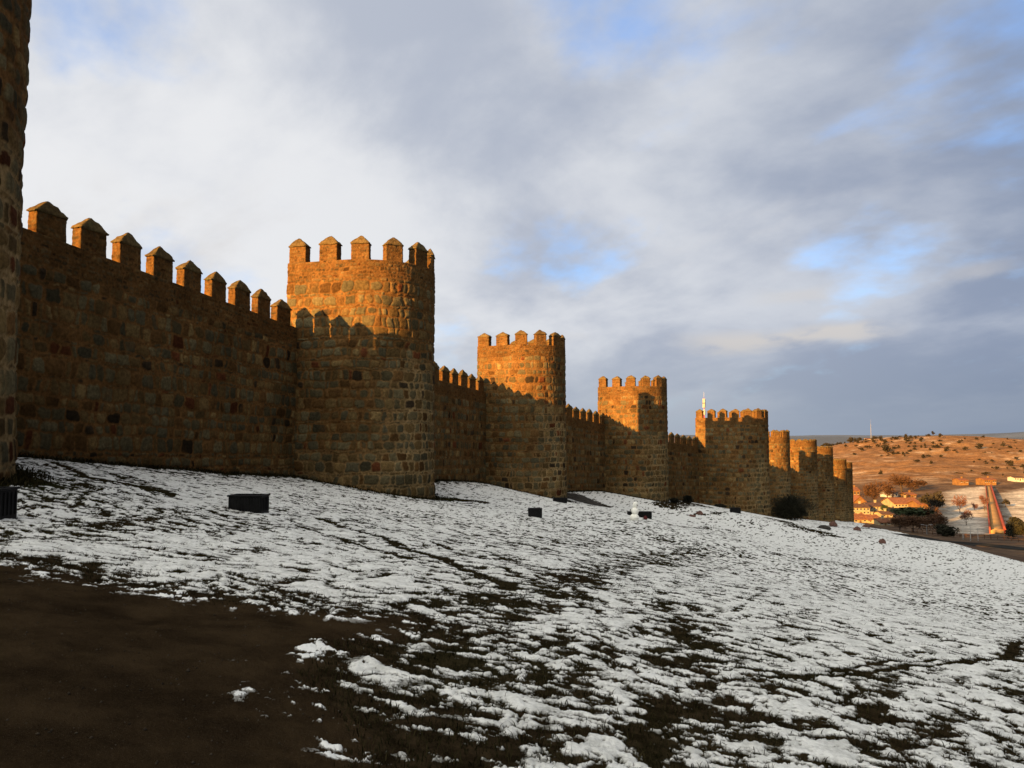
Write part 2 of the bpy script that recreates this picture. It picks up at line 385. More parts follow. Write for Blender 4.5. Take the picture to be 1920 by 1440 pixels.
cp(1650, 992, 262); cp(1700, 990, 260); cp(1800, 1008, 215); cp(1890, 1012, 205); cp(1800, 985, 260); cp(1900, 985, 260)
cp(1620, 958, 320); cp(1700, 945, 345); cp(1640, 918, 450); cp(1800, 915, 430); cp(1900, 910, 450); cp(1820, 945, 340)
cp(1560, 890, 560); cp(1700, 893, 560); cp(1850, 895, 540)
cp(1545, 822, 900); cp(1620, 811, 930); cp(1700, 808.5, 950); cp(1770, 806.5, 960); cp(1830, 809, 960); cp(1920, 818, 960); cp(1990, 828, 960)
cp(1560, 858, 700); cp(1700, 862, 680); cp(1800, 864, 690); cp(1900, 860, 700); cp(1700, 836, 800); cp(1850, 834, 800)
for (x, y) in ((-40, -30), (0, -60), (60, -60), (-20, -40), (-60, 20), (-60, 80), (-30, 110), (20, 150)): cw(x, y, plane(x, y))
cw(140, -60, -20); cw(160, 40, -24); cw(-150, -150, 8); cw(-160, 100, 3); cw(40, 230, -16); cw(0, 400, -18); cw(250, 100, -30); cw(100, -250, -12); cw(300, 250, -34); cw(-250, 400, -10)
cw(250, 950, -6); cw(100, 700, -20); cw(900, 700, -10); cw(800, 500, -25)
CTRL = np.array(CTRL)
def _tps(P, z, lam=0.0):
    n = len(P); d2 = ((P[:, None]-P[None])**2).sum(-1); K = 0.5*d2*np.log(d2+1e-9)+lam*np.eye(n)
    Q = np.c_[np.ones(n), P]; A = np.zeros((n+3, n+3)); A[:n, :n] = K; A[:n, n:] = Q; A[n:, :n] = Q.T
    return np.linalg.solve(A, np.r_[z, 0, 0, 0])
SCL = 50.0
TW = _tps(CTRL[:, :2]/SCL, CTRL[:, 2], 0.002)
def terrain(x, y):
    x = np.asarray(x, float); y = np.asarray(y, float); sh = x.shape
    X = np.stack([x.ravel(), y.ravel()], -1)/SCL; out = np.zeros(len(X)); n = len(CTRL)
    P = CTRL[:, :2]/SCL
    r = np.hypot(x.ravel(), y.ravel())
    for k in range(0, len(X), 60000):
        q = X[k:k+60000]; s = TW[n]+q@TW[n+1:]
        for i in range(n):
            d2 = (q[:, 0]-P[i, 0])**2+(q[:, 1]-P[i, 1])**2
            s = s+TW[i]*0.5*d2*np.log(d2+1e-9)
        out[k:k+60000] = s
    # towards the far plain
    front = sstep(0.2, 0.5, x.ravel()/np.maximum(r, 1e-6))*sstep(0.0, 0.4, y.ravel()/np.maximum(r, 1e-6))
    f1 = sstep(980, 1500, r); f2 = sstep(300, 600, r)
    f = f1*front+f2*(1-front)
    out = np.clip(out, -60, 40)
    out = out*(1-f)+(-40)*f
    return out.reshape(sh)
def gz(x, y): return float(terrain(np.array([x]), np.array([y]))[0])
_YS = np.exp(np.linspace(math.log(2.0), math.log(1000), 1600))
def PG(px, py):
    """point of the ground seen at this place of the photograph"""
    r = ray(px, py); r = r/r[1]
    z = terrain(r[0]*_YS, _YS); hit = np.where(r[2]*_YS < z)[0]
    if len(hit) == 0: i = len(_YS)-1; Y = _YS[i]
    else:
        i = hit[0]
        if i == 0: Y = _YS[0]
        else:
            a = r[2]*_YS[i-1]-z[i-1]; b = r[2]*_YS[i]-z[i]; Y = _YS[i-1]+(_YS[i]-_YS[i-1])*a/(a-b)
    return np.array([r[0]*Y, Y, gz(r[0]*Y, Y)])

# ------------------------------------------------------------------ the ground sheet
def poly_dist(x, y, pts):
    """distance to a polyline"""
    d = np.full(x.shape, 1e9)
    for (a, b) in zip(pts[:-1], pts[1:]):
        ax, ay = a[0], a[1]; bx, by = b[0]-ax, b[1]-ay; L2 = bx*bx+by*by+1e-9
        t = np.clip(((x-ax)*bx+(y-ay)*by)/L2, 0, 1)
        d = np.minimum(d, np.hypot(x-ax-t*bx, y-ay-t*by))
    return d
def in_poly(x, y, pts):
    ins = np.zeros(x.shape, bool); n = len(pts)
    for i in range(n):
        x1, y1 = pts[i][0], pts[i][1]; x2, y2 = pts[(i+1) % n][0], pts[(i+1) % n][1]
        c = ((y1 > y) != (y2 > y)) & (x < (x2-x1)*(y-y1)/((y2-y1)+1e-12)+x1); ins ^= c
    return ins
def signed_poly(x, y, pts):
    d = poly_dist(x, y, list(pts)+[pts[0]]); return np.where(in_poly(x, y, pts), -d, d)
def wall_dist(x, y):
    d = np.full(x.shape, 1e9)
    for t in T:
        a = (x-t.C[0])*t.n[0]+(y-t.C[1])*t.n[1]; b = (x-t.C[0])*t.d[0]+(y-t.C[1])*t.d[1]
        d = np.minimum(d, np.where(a > 0, np.hypot(a, b)-t.R, np.where(a > -t.L-1, np.abs(b)-t.R, 1e9)))
    for t0, t1 in zip(T[:-1], T[1:]):
        e = t1.A-t0.A; L = np.linalg.norm(e); e = e/L; nn = np.array([e[1], -e[0]])
        s = (x-t0.A[0])*e[0]+(y-t0.A[1])*e[1]; q = (x-t0.A[0])*nn[0]+(y-t0.A[1])*nn[1]
        d = np.minimum(d, np.where((s > 0) & (s < L), q, 1e9))
    return d

PATH_PX = [(-900, 1075), (-200, 1062), (60, 1060), (190, 1092), (380, 1120), (560, 1142), (820, 1172), (760, 1196), (660, 1222), (590, 1260), (600, 1330), (680, 1372), (755, 1440), (730, 1560), (640, 1900)]
PATH = [PG(*p)[:2] for p in PATH_PX]+[np.array([-1.0, -6.0]), np.array([-14.0, -6.0]), np.array([-22.0, 4.0])]
def PL(*pts): return [PG(*p)[:2] for p in pts]
STROKES = [   # trodden or sledged lines in the snow : points, half width (m), strength
    (PL((600, 972), (720, 1012), (860, 1062), (960, 1102)), 0.14, 1.3),
    (PL((640, 968), (760, 1002), (900, 1048)), 0.10, 0.9),
    (PL((560, 985), (640, 1010), (760, 1050)), 0.10, 0.9),
    (PL((1440, 1148), (1530, 1170), (1620, 1188), (1700, 1200)), 0.06, 1.2),
    (PL((1440, 1275), (1560, 1272), (1680, 1258), (1800, 1243), (1890, 1232), (1915, 1205)), 0.055, 1.5),
    (PL((1420, 1262), (1540, 1262), (1640, 1248), (1760, 1238)), 0.045, 1.2),
    (PL((1890, 1235), (1918, 1208), (1960, 1190)), 0.16, 1.0),
    (PL((95, 865), (160, 893), (250, 912), (330, 930)), 0.16, 1.2),
    (PL((150, 893), (220, 908), (300, 922)), 0.25, 0.8),
    (PL((215, 890), (250, 902), (290, 925)), 0.35, 0.7),
    (PL((1060, 952), (1180, 962)), 0.12, 0.9),
    (PL((1110, 965), (1160, 977), (1230, 990)), 0.13, 0.8),
    (PL((1215, 972), (1260, 985), (1330, 990)), 0.35, 0.8),
    (PL((1385, 963), (1430, 975), (1490, 993), (1540, 1003), (1590, 1008)), 0.20, 1.1),
    (PL((1290, 966), (1340, 964), (1390, 963)), 0.30, 1.0),
    (PL((1380, 1150), (1430, 1110), (1480, 1102)), 0.05, 0.6),
    (PL((1700, 1120), (1800, 1150), (1920, 1170)), 0.07, 0.9),
    (PL((1520, 1095), (1560, 1125), (1600, 1140)), 0.07, 0.7),
    (PL((1630, 1330), (1650, 1345), (1600, 1352)), 0.12, 1.2),
]
BANDS = [     # wide worn bands : points, half width, amount
    (PL((900, 1140), (1020, 1110), (1110, 1080), (1200, 1050), (1310, 1032)), 0.75, 0.30),
    (PL((1260, 1135), (1300, 1200), (1330, 1290), (1380, 1360)), 0.45, 0.22),
    (PL((70, 1010), (200, 985), (340, 975), (430, 975)), 0.9, 0.24),
    (PL((830, 936), (870, 938), (900, 941)), 0.55, 0.9),
    (PL((1060, 930), (1100, 936), (1128, 948)), 0.9, 0.9),
    (PL((1250, 950), (1285, 942), (1310, 948)), 1.6, 0.75),
    (PL((1460, 975), (1500, 990), (1540, 998)), 1.6, 0.65),
    (PL((1540, 985), (1580, 988), (1640, 992)), 1.4, 0.40),
    (PL((1460, 1040), (1600, 1062), (1720, 1072)), 1.2, 0.22),
    (PL((30, 900), (60, 905)), 0.7, 0.5),
]
def cover_field(x, y):
    """fraction of the ground that carries snow"""
    r = np.hypot(x, y); ua = x/np.maximum(y, 0.5)
    c = np.full(x.shape, 0.645)
    c = c+0.17*sstep(30, 75, r)
    c = c+0.09*sstep(0.12, 0.42, ua)*sstep(6, 12, r)
    c = c-0.06*sstep(-0.15, -0.4, ua)*sstep(26, 18, r)
    c = c-0.19*sstep(0.46, 0.14, ua)*sstep(12, 6.5, r)       # churned up in front, fuller to the right
    c = c-0.02*sstep(0.25, 0.5, ua)*sstep(9, 6, r)
    c = c+0.09*fbm(x*0.16, y*0.16, 55, 2)+0.03
    sp = signed_poly(x, y, PATH)+0.28*fbm(x*1.1, y*1.1, 71, 4)
    c = np.where(sp < 1.3, c-0.34*sstep(1.3, 0.0, sp), c)
    wd = wall_dist(x, y)
    c = c-0.85*sstep(0.75, 0.05, wd)-0.14*sstep(3.0, 0.5, wd)+0.12*sstep(14, 7, wd)*sstep(1.0, 4.0, wd)
    for pts, w, a in BANDS:
        d = poly_dist(x, y, pts); c = c-a*sstep(w*1.6, w*0.3, d)
    return c, sp, wd

def build_ground():
    th_f = np.linspace(-38, 38, 1100)
    th = np.radians(np.concatenate([th_f, np.linspace(38, 85, 236)[1:], np.linspace(85, 275, 90)[1:-1], np.linspace(275, 322, 236)[:-1]])); nc = len(th)
    rs = [0.9]
    while rs[-1] < 30000:
        r = rs[-1]
        k = 1.03 if r < 2.4 else 1.0045 if r < 26 else 1.006 if r < 60 else 1.009 if r < 260 else 1.011 if r < 1250 else 1.09
        rs.append(r*k)
    rs = np.array(rs); nr = len(rs)
    TH, RR = np.meshgrid(th, rs, indexing='ij')
    x = RR*np.sin(TH); y = RR*np.cos(TH)
    z = terrain(x, y)
    near = rs < 275; j1 = int(near.sum())
    xn, yn = x[:, :j1], y[:, :j1]
    c, sp, wd = cover_field(xn, yn)
    # streaky clumps : stretched along the slope, wandering
    ca, sa = math.cos(math.radians(-14)), math.sin(math.radians(-14))
    wx = xn+0.22*vnoise(xn*0.9, yn*0.9, 5)+0.07*vnoise(xn*4, yn*4, 15); wy = yn+0.22*vnoise(xn*0.9+9, yn*0.9, 6)+0.07*vnoise(xn*4+3, yn*4, 16)
    a = (wx*ca+wy*sa); b = (-wx*sa+wy*ca)
    f = 0.92*fbm(a*3.3, b*4.7, 11, 6, 0.70)+0.46*fbm(a*1.0, b*1.3, 33, 3)+0.16*fbm(xn*0.2, yn*0.2, 51, 3)
    f = f+0.40*fbm(xn*8.5, yn*10.0, 12, 4, 0.6)*sstep(16, 7, RR[:, :j1])
    f = 0.60*f/f[:1100].std(axis=0, keepdims=True)
    for pts, w, s in STROKES:
        d = poly_dist(xn, yn, pts)
        f = f-s*sstep(w*1.7, w*0.4, d+0.35*w*vnoise(xn*3, yn*3, 8))
    # heel prints and scoops
    prints = np.zeros(xn.shape); cell = 0.5; gx, gy = np.floor(xn/cell), np.floor(yn/cell)
    for ox in (-1, 0, 1):
        for oy in (-1, 0, 1):
            hx = _h(gx+ox, gy+oy, 101); hy = _h(gx+ox, gy+oy, 102); hs = _h(gx+ox, gy+oy, 103); ha = _h(gx+ox, gy+oy, 104)*3.14
            dx = xn-(gx+ox+hx)*cell; dy = yn-(gy+oy+hy)*cell
            u = dx*np.cos(ha)+dy*np.sin(ha); v = -dx*np.sin(ha)+dy*np.cos(ha)
            e = (u/0.17)**2+(v/0.075)**2
            f = f-np.where(hs > 0.60, 0.8, 0.0)*np.exp(-e*1.1)
            prints = np.maximum(prints, np.where((hs > 0.12) & (hs < 0.60), np.exp(-(e*0.8)**2), 0.0))
    sig = 0.60
    q = f/sig+(c-0.5)*3.4
    press = sstep(0.35, 0.9, fbm(xn*2.6, yn*2.9, 57, 3))
    press = np.maximum(press, prints*sstep(0.0, 0.6, fbm(xn*0.3, yn*0.3, 58, 2)+0.35))
    snow = sstep(-0.95, 0.95, q)*(1-0.46*press*sstep(60, 20, RR[:, :j1]))
    edge = sstep(-0.35, 0.55, q)
    lump = fbm(xn*7.0, yn*7.0, 61, 3)
    fade = sstep(120, 40, RR[:, :j1])
    h = edge*(0.011+0.009*np.clip(q, 0, 2.2)+0.009*lump)*(1-0.6*press)+(1-edge)*0.012*fbm(xn*14, yn*14, 62, 4)
    onpath = sp < 0.0
    sprinkle = np.where(onpath, snow*sstep(-0.9, -0.05, sp), snow)
    snow = np.where(onpath, sprinkle, snow)
    h = np.where(onpath, h*sstep(-0.9, -0.05, sp)+0.016*fbm(xn*3, yn*3, 63, 6, 0.6), h)
    big = 0.05*fbm(xn*0.55, yn*0.55, 64, 3)*sstep(2, 8, RR[:, :j1])
    z[:, :j1] += (h+big)*fade
    grass = np.clip(0.15+0.8*sstep(2.5, 0.2, wd)+0.35*fbm(xn*0.5, yn*0.5, 66, 2)-0.4*sstep(1.0, 0.0, sp), 0, 1)
    # hillside relief
    far = sstep(430, 620, RR)*sstep(1600, 1100, RR)
    z += far*(2.2*fbm(x/120, y/120, 81, 4)+1.5*fbm(x/45, y/45, 82, 3))
    # colours beyond the snow slope
    col = np.zeros((nc, nr, 3))
    tan = np.array([0.205, 0.105, 0.042]); straw = np.array([0.30, 0.17, 0.075]); pale = np.array([0.47, 0.36, 0.255]); dk = np.array([0.085, 0.05, 0.028]); snowc = np.array([0.62, 0.56, 0.47])
    n1 = fbm(x/60, y/25, 91, 5); n2 = fbm(x/18, y/9, 92, 4); n3 = fbm(x/150, y/150, 93, 3)
    w = lambda m: m[..., None]
    col[:] = tan
    col = col*(1-w(sstep(-0.2, 1.0, n1)))+straw*w(sstep(-0.2, 1.0, n1))
    pal = sstep(0.15, 0.9, n1*0.6+n2*0.8+n3*0.5)
    ua = x/np.maximum(y, 1)
    pal = np.maximum(pal, 0.85*sstep(0.15, 0.9, n2+0.6*n1)*sstep(0.55, 0.42, ua)*sstep(600, 680, y)*sstep(840, 780, y))
    col = col*(1-w(0.75*pal))+pale*w(0.75*pal)
    da = np.maximum(sstep(0.5, 1.3, fbm(x/40, y/30, 95, 4)), 0.8*sstep(0.75, 1.2, fbm(x/7, y/10, 96, 3))); col = col*(1-w(0.6*da))+dk*w(0.6*da)
    # valley bottom
    vb = sstep(560, 470, y)
    vcol = dk+(np.array([0.16, 0.10, 0.055])-dk)*w(sstep(-0.5, 0.8, n2))
    col = col*(1-w(vb))+vcol*w(vb)
    for bank, s in ((VBANK1, 5.0), (VBANK2, 5.0)):
        d = signed_poly(x, y, bank)+5*n2
        k = w(sstep(s, -s, d)*(0.62+0.3*sstep(-0.8, 0.4, n2))); col = col*(1-k)+snowc*k
    fp = w(sstep(1500, 2600, RR)); col = col*(1-fp)+np.array([0.10, 0.13, 0.18])*fp  # far plain tinted blue-grey, haze painted into its colour
    V = np.stack([x, y, z], -1).reshape(-1, 3)
    Q = grid_quads(nc, nr, wrap=True)
    jj = np.tile(np.arange(nr-1), nc); ii = np.repeat(np.arange(nc), nr-1)
    cx = x[ii, jj]; cy = y[ii, jj]
    spf = np.full((nc, nr), 9.0); spf[:, :j1] = sp
    isn = (rs[jj] < 262) & (signed_crest(cx, cy) < 0)
    isp = isn & (spf[ii, jj] < 0)
    ish = (~isn) & (cy > 540) & (rs[jj] < 1500)
    A = np.zeros((2, nc, nr), np.float32); A[0, :, :j1] = snow; A[1, :, :j1] = grass
    def sub(name, mask, mat, useattr):
        q = Q[mask]; ids, inv = np.unique(q.ravel(), return_inverse=True)
        me = mesh_np(name, V[ids], inv.reshape(-1, 4), None if useattr else col.reshape(-1, 3)[ids], True,
                     attrs={'snow': A[0].ravel()[ids], 'grass': A[1].ravel()[ids]} if useattr else None)
        return tag(link(name, me, None, mat), kind='structure')
    sub('snowy_ground', isn & ~isp, M_GND, True)
    sub('dirt_path', isp, M_PATH, True)
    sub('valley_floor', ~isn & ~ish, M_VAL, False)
    sub('hillside', ish, M_VAL, False)
    # short winter grass standing in the gaps of the snow, and taller weeds along the foot of the walls
    rng = np.random.default_rng(4)
    R1 = RR[:, :j1]
    pw = np.where((snow < 0.42) & (sp > -0.15) & (R1 > 2.6) & (R1 < 24) & (np.abs(TH[:, :j1]-math.pi) > 2.0), R1**1.1, 0.0).ravel()
    n = 60000; k = rng.choice(pw.size, n, p=pw/pw.sum())
    pw2 = np.where((wd > 0.0) & (wd < 0.9) & (R1 > 14) & (R1 < 130) & (np.abs(TH[:, :j1]-math.pi) > 2.0), R1**2*(1.0-wd).clip(0, 1), 0.0).ravel()
    n2_ = 16000; k2 = rng.choice(pw2.size, n2_, p=pw2/pw2.sum())
    kk = np.concatenate([k, k2]); p = np.stack([xn.ravel()[kk], yn.ravel()[kk], z[:, :j1].ravel()[kk]], -1)
    N = n+n2_; p[:, :2] += rng.normal(0, 0.02, (N, 2)); hb = np.where(np.arange(N) < n, rng.uniform(0.015, 0.06, N), rng.uniform(0.05, 0.18, N))
    wb = np.where(np.arange(N) < n, 0.0035, 0.016)*rng.uniform(.6, 1.5, N)
    an = rng.uniform(0, 6.28, N); le = rng.uniform(0.2, 1.3, N)*hb; la = rng.uniform(0, 6.28, N)
    ax = np.stack([np.cos(an)*wb, np.sin(an)*wb, 0*wb], -1); tip = np.stack([np.cos(la)*le, np.sin(la)*le, hb], -1)
    base = p-np.array([0, 0, 0.012]); midp = p+tip*np.array([0.35, 0.35, 0.62])
    VV = np.stack([base-ax, base+ax, midp+ax*0.7, midp-ax*0.7, p+tip], 1).reshape(-1, 3)
    o5 = np.arange(N)[:, None]*5
    me = mesh_np('winter_grass', VV, np.concatenate([o5, o5+1, o5+2, o5+3], 1), None, False, np.concatenate([o5+3, o5+2, o5+4], 1))
    tag(link('winter_grass', me, None, M_GRASS), 'short dark winter grass poking through the gaps in the snow', 'grass', kind='stuff')
    pw = np.where((sp < 0.3) & (R1 > 2.6) & (R1 < 22) & (np.abs(TH[:, :j1]-math.pi) > 2.0), R1**1.3, 0.0).ravel()
    n = 900; k = rng.choice(pw.size, n, p=pw/pw.sum()); p = np.stack([xn.ravel()[k], yn.ravel()[k], z[:, :j1].ravel()[k]], -1)
    ico = np.array([(0, 0, 1), (.9, 0, .3), (.28, .85, .3), (-.72, .53, .3), (-.72, -.53, .3), (.28, -.85, .3), (0, 0, -.6)])
    tri = np.array([(0, 1, 2), (0, 2, 3), (0, 3, 4), (0, 4, 5), (0, 5, 1), (6, 2, 1), (6, 3, 2), (6, 4, 3), (6, 5, 4), (6, 1, 5)])
    sz = rng.uniform(0.004, 0.013, n)*np.where(rng.random(n) > 0.97, 2.2, 1.0)
    VV = (p[:, None]+ico[None]*sz[:, None, None]*rng.uniform(.6, 1.3, (n, 7, 3))).reshape(-1, 3)
    me = mesh_np('pebbles', VV, None, None, False, (np.arange(n)[:, None, None]*7+tri[None]).reshape(-1, 3))
    tag(link('pebbles', me, None, M_PEB), 'scattered small grit and pebbles on the dark earth path', 'pebbles', kind='stuff')
    # the spot the photographer stands on
    cidx = np.arange(nc); ring = V[cidx*nr]
    vv = np.vstack([ring, [[0, 0, gz(0, 0)]]]); tr = np.stack([cidx, np.full(nc, nc), (cidx+1) % nc], -1)[:, ::-1]
    me = mesh_np('ground_underfoot', vv, None, None, True, tr, attrs={'snow': np.zeros(nc+1), 'grass': np.zeros(nc+1)})
    tag(link('ground_underfoot', me, None, M_PATH), kind='structure')
CREST = [PG(1920, 1055)[:2], PG(1840, 1034)[:2], PG(1750, 1011)[:2], PG(1690, 999)[:2], PG(1652, 992)[:2]]
CREST = [np.array([30.0, -120.0])+np.array([60, 0]), np.array([66.0, 20.0])]+CREST+[np.array([86.0, 195.0]), np.array([105.0, 238.0]), np.array([107.0, 262.0]), np.array([0.0, 420.0]), np.array([-260.0, 200.0]), np.array([-260.0, -250.0]), np.array([90.0, -250.0])]
def signed_crest(x, y): return signed_poly(x, y, CREST)
VBANK1 = [PG(1775, 925)[:2], PG(1800, 917)[:2], PG(1848, 913)[:2], PG(1862, 1000)[:2], PG(1800, 1000)[:2], PG(1770, 965)[:2]]
VBANK2 = [PG(1880, 925)[:2], PG(1950, 915)[:2], PG(2000, 985)[:2], PG(1890, 985)[:2]]
build_ground()

# ------------------------------------------------------------------ masonry
PALETTE = np.array([[0.105, 0.096, 0.064], [0.078, 0.076, 0.056], [0.130, 0.094, 0.048], [0.100, 0.060, 0.028], [0.165, 0.125, 0.066], [0.092, 0.036, 0.019], [0.036, 0.029, 0.022], [0.110, 0.080, 0.042]])
PCUM = np.cumsum([0.28, 0.15, 0.17, 0.13, 0.10, 0.03, 0.04, 0.10])
MORTAR = np.array([0.165, 0.084, 0.029]); MORTAR_PALE = np.array([0.30, 0.205, 0.095])
def masonry(u, v, seed, hmin, hmax, wmin, wmax, thin=0.3, vlo=-30, vhi=20, gapm=1.0):
    """coursed rubble : returns stone mask, bulge, three random values per stone"""
    rng = np.random.default_rng(seed)
    uu = u+0.11*vnoise(u*1.7, v*1.7, seed)+0.055*vnoise(u*4.3, v*4.3, seed+3)
    vv = v+0.075*vnoise(u*0.7, v*0.4, seed+1)+0.055*vnoise(u*3.6, v*3.6, seed+2)
    edges = [vlo]; kinds = []
    while edges[-1] < vhi:
        if rng.random() < thin and (not kinds or kinds[-1] == 0): edges.append(edges[-1]+rng.uniform(0.10, 0.17)); kinds.append(1)
        else: edges.append(edges[-1]+rng.uniform(hmin, hmax)); kinds.append(0)
    edges = np.array(edges); row = np.clip(np.searchsorted(edges, vv)-1, 0, len(kinds)-1)
    e = np.zeros(u.shape); r1 = np.zeros(u.shape); r2 = np.zeros(u.shape); r3 = np.zeros(u.shape)
    umin, umax = float(uu.min())-1, float(uu.max())+1
    for r in np.unique(row):
        m = row == r; k = kinds[r]; y0, y1 = edges[r], edges[r+1]
        a, b = (wmin, wmax) if k == 0 else (0.14, 0.42)
        nst = int((umax-umin)/a)+4; ws = a+(b-a)*rng.random(nst)**1.5; xs = umin-rng.random()+np.concatenate([[0], np.cumsum(ws)])
        um = uu[m]; vm = vv[m]; j = np.clip(np.searchsorted(xs, um)-1, 0, nst-1)
        hw = (xs[j+1]-xs[j])/2; hh = (y1-y0)/2
        q1, q2, q3, q4 = rng.random(nst), rng.random(nst), rng.random(nst), rng.random(nst)
        rad = np.minimum(hw, hh)*(0.30+0.65*q4[j])
        qx = np.abs(um-(xs[j]+xs[j+1])/2)-(hw-rad); qy = np.abs(vm-(y0+y1)/2)-(hh-rad)
        d = -(np.hypot(np.maximum(qx, 0), np.maximum(qy, 0))+np.minimum(np.maximum(qx, qy), 0)-rad)
        gap = gapm*(0.014+0.055*q3[j]**2.0)
        e[m] = d-gap; r1[m] = q1[j]; r2[m] = q2[j]; r3[m] = q3[j]
    mask = sstep(-0.012, 0.028, e)
    bulge = mask*(0.4+0.6*(1-np.exp(-np.maximum(e, 0)/0.07)))*(0.5+0.7*r2)
    return mask, bulge, r1, r2, r3
def stone_colours(u, v, mk, r1, r2, pale, seed, warm=0.0):
    idx = np.clip(np.searchsorted(PCUM, r1), 0, len(PALETTE)-1)
    c = PALETTE[idx]*np.array([1.15, 1.02, 0.80])*(0.60+0.72*r2)[..., None]
    c = c*(1-warm)+np.array([0.150, 0.082, 0.031])*(0.25+1.1*r2)[..., None]*warm
    c = c*(1+0.16*fbm(u*6, v*6, seed+7, 3))[..., None]
    mo = MORTAR*(1-pale[..., None])+MORTAR_PALE*pale[..., None]
    mo = mo*(1+0.22*fbm(u*2.2, v*2.2, seed+9, 4))[..., None]
    # mortar smeared over part of the stones
    sm = 0.6*sstep(0.25, 1.1, fbm(u*0.9, v*0.9, seed+11, 4))*(1-pale)
    m = (mk*(1-sm))[..., None]
    c = c*m+mo*(1-m)
    st = 1+0.20*fbm(u*0.35, v*0.22, seed+13, 4)
    c = c*st[..., None]
    return np.clip(c, 0.008, 0.8)
def masonry_surface(u, v, z_par, seed, pale, far=1.0):
    """large coursed stones below, small rubble in the parapet above z_par"""
    mk, bg, r1, r2, r3 = masonry(u, v, seed, 0.38, 0.60, 0.24, 0.78, thin=0.6)
    c1 = stone_colours(u, v, mk, r1, r2, pale, seed); h1 = bg*0.055
    mk2, bg2, s1, s2, s3 = masonry(u, v, seed+500, 0.13, 0.24, 0.12, 0.40, thin=0.15)
    c2 = stone_colours(u, v, mk2, s1, s2, pale*0, seed+500, 0.45); h2 = bg2*0.03+0.012
    k = sstep(-0.06, 0.06, v-z_par+0.12*vnoise(u*0.9, v*0.0, seed+77))
    c2 = c2*0.82
    return h1*(1-k)+h2*k+0.010*fbm(u*3, v*3, seed+21, 4), c1*(1-k[..., None])+c2*k[..., None]

def merlon_mesh(name, w, dp, hgt, res, seed):
    """standing block without its cap : a ring of four faces, origin at bottom centre"""
    n1 = max(3, int(w/res)); n2 = max(3, int(dp/res)); m = max(3, int(hgt/res))
    bx = [(-w/2+w*i/n1, -dp/2, 0, -1) for i in range(n1)]+[(w/2, -dp/2+dp*i/n2, 1, 0) for i in range(n2)] \
        +[(w/2-w*i/n1, dp/2, 0, 1) for i in range(n1)]+[(-w/2, dp/2-dp*i/n2, -1, 0) for i in range(n2)]
    bx = np.array(bx); n = len(bx); per = np.concatenate([[0], np.cumsum(np.hypot(*np.diff(bx[:, :2], axis=0).T))])
    zz = np.linspace(-0.05, hgt, m+1); U, Z = np.meshgrid(per, zz, indexing='ij')
    mk, bg, r1, r2, r3 = masonry(U, Z, seed, 0.12, 0.22, 0.12, 0.36, thin=0.1, vlo=-0.3, vhi=hgt+.5)
    col = stone_colours(U, Z, mk, r1, r2, np.zeros(U.shape), seed, 0.45)*0.86
    h = bg*0.028+0.012*fbm(U*3, Z*3, seed+5, 3)
    nx = bx[:, 2].copy(); ny = bx[:, 3].copy()
    nx2 = (nx+np.roll(nx, 1))/2; ny2 = (ny+np.roll(ny, 1))/2
    tp = 1.0-0.02*(Z/hgt)
    X = bx[:, None, 0]*tp+nx2[:, None]*h; Y = bx[:, None, 1]*tp+ny2[:, None]*h
    V = np.stack([X, Y, Z], -1)
    return mesh_np(name, V.reshape(-1, 3), grid_quads(n, m+1, wrap=True), col.reshape(-1, 3))
def cap_mesh(name, w, dp, hgt, seed, k=7):
    """pyramid coping with a thin projecting slab"""
    rng = np.random.default_rng(seed); ov = 0.035
    prof = [(1.0, -0.0, 0.0), (1.0, 0.0, ov), (1.0, 0.055, ov+0.005)]
    rx, ry = w/2, dp/2
    vs = []; cs = []; per = []
    for s in range(4*k):
        f = (s % k)/k; q = s//k
        p = [(-1+2*f, -1), (1, -1+2*f), (1-2*f, 1), (-1, 1-2*f)][q]; per.append(p)
    per = np.array(per); rows = []
    for (sc_, z, o) in prof: rows.append(np.c_[per[:, 0]*(rx+o), per[:, 1]*(ry+o), np.full(len(per), z)])
    for t in np.linspace(0.12, 1.0, 6):
        s = 1-t
        bul = 0.03*math.sin(math.pi*t)
        rr = np.c_[per[:, 0]*((rx+ov)*s+bul+0.03*t), per[:, 1]*((ry+ov)*s+bul+0.03*t), np.full(len(per), 0.055+hgt*t)]
        rows.append(rr)
    V = np.stack(rows, 1)
    V = V+rng.normal(0, 0.011, V.shape); V[..., 2] += 0.05*vnoise(V[..., 0]*3+seed, V[..., 1]*3, 3)*(V[..., 2] > .06)
    n, m = len(per), len(rows)
    base = np.array([0.115, 0.080, 0.036])*(0.85+0.3*rng.random())
    moss = fbm(V[..., 0]*4+seed, V[..., 1]*4+V[..., 2]*3, 7, 3)
    C = base*(1+0.25*moss[..., None])
    g = sstep(0.2, 0.9, fbm(V[..., 0]*2.2-seed, V[..., 1]*2.2, 9, 2))[..., None]*0.6
    C = C*(1-g)+np.array([0.10, 0.105, 0.045])*g
    Q = grid_quads(n, m, wrap=True)
    # close the slab below
    return mesh_np(name, V.reshape(-1, 3), Q, np.clip(C, .01, .8).reshape(-1, 3))
_mcache = {}
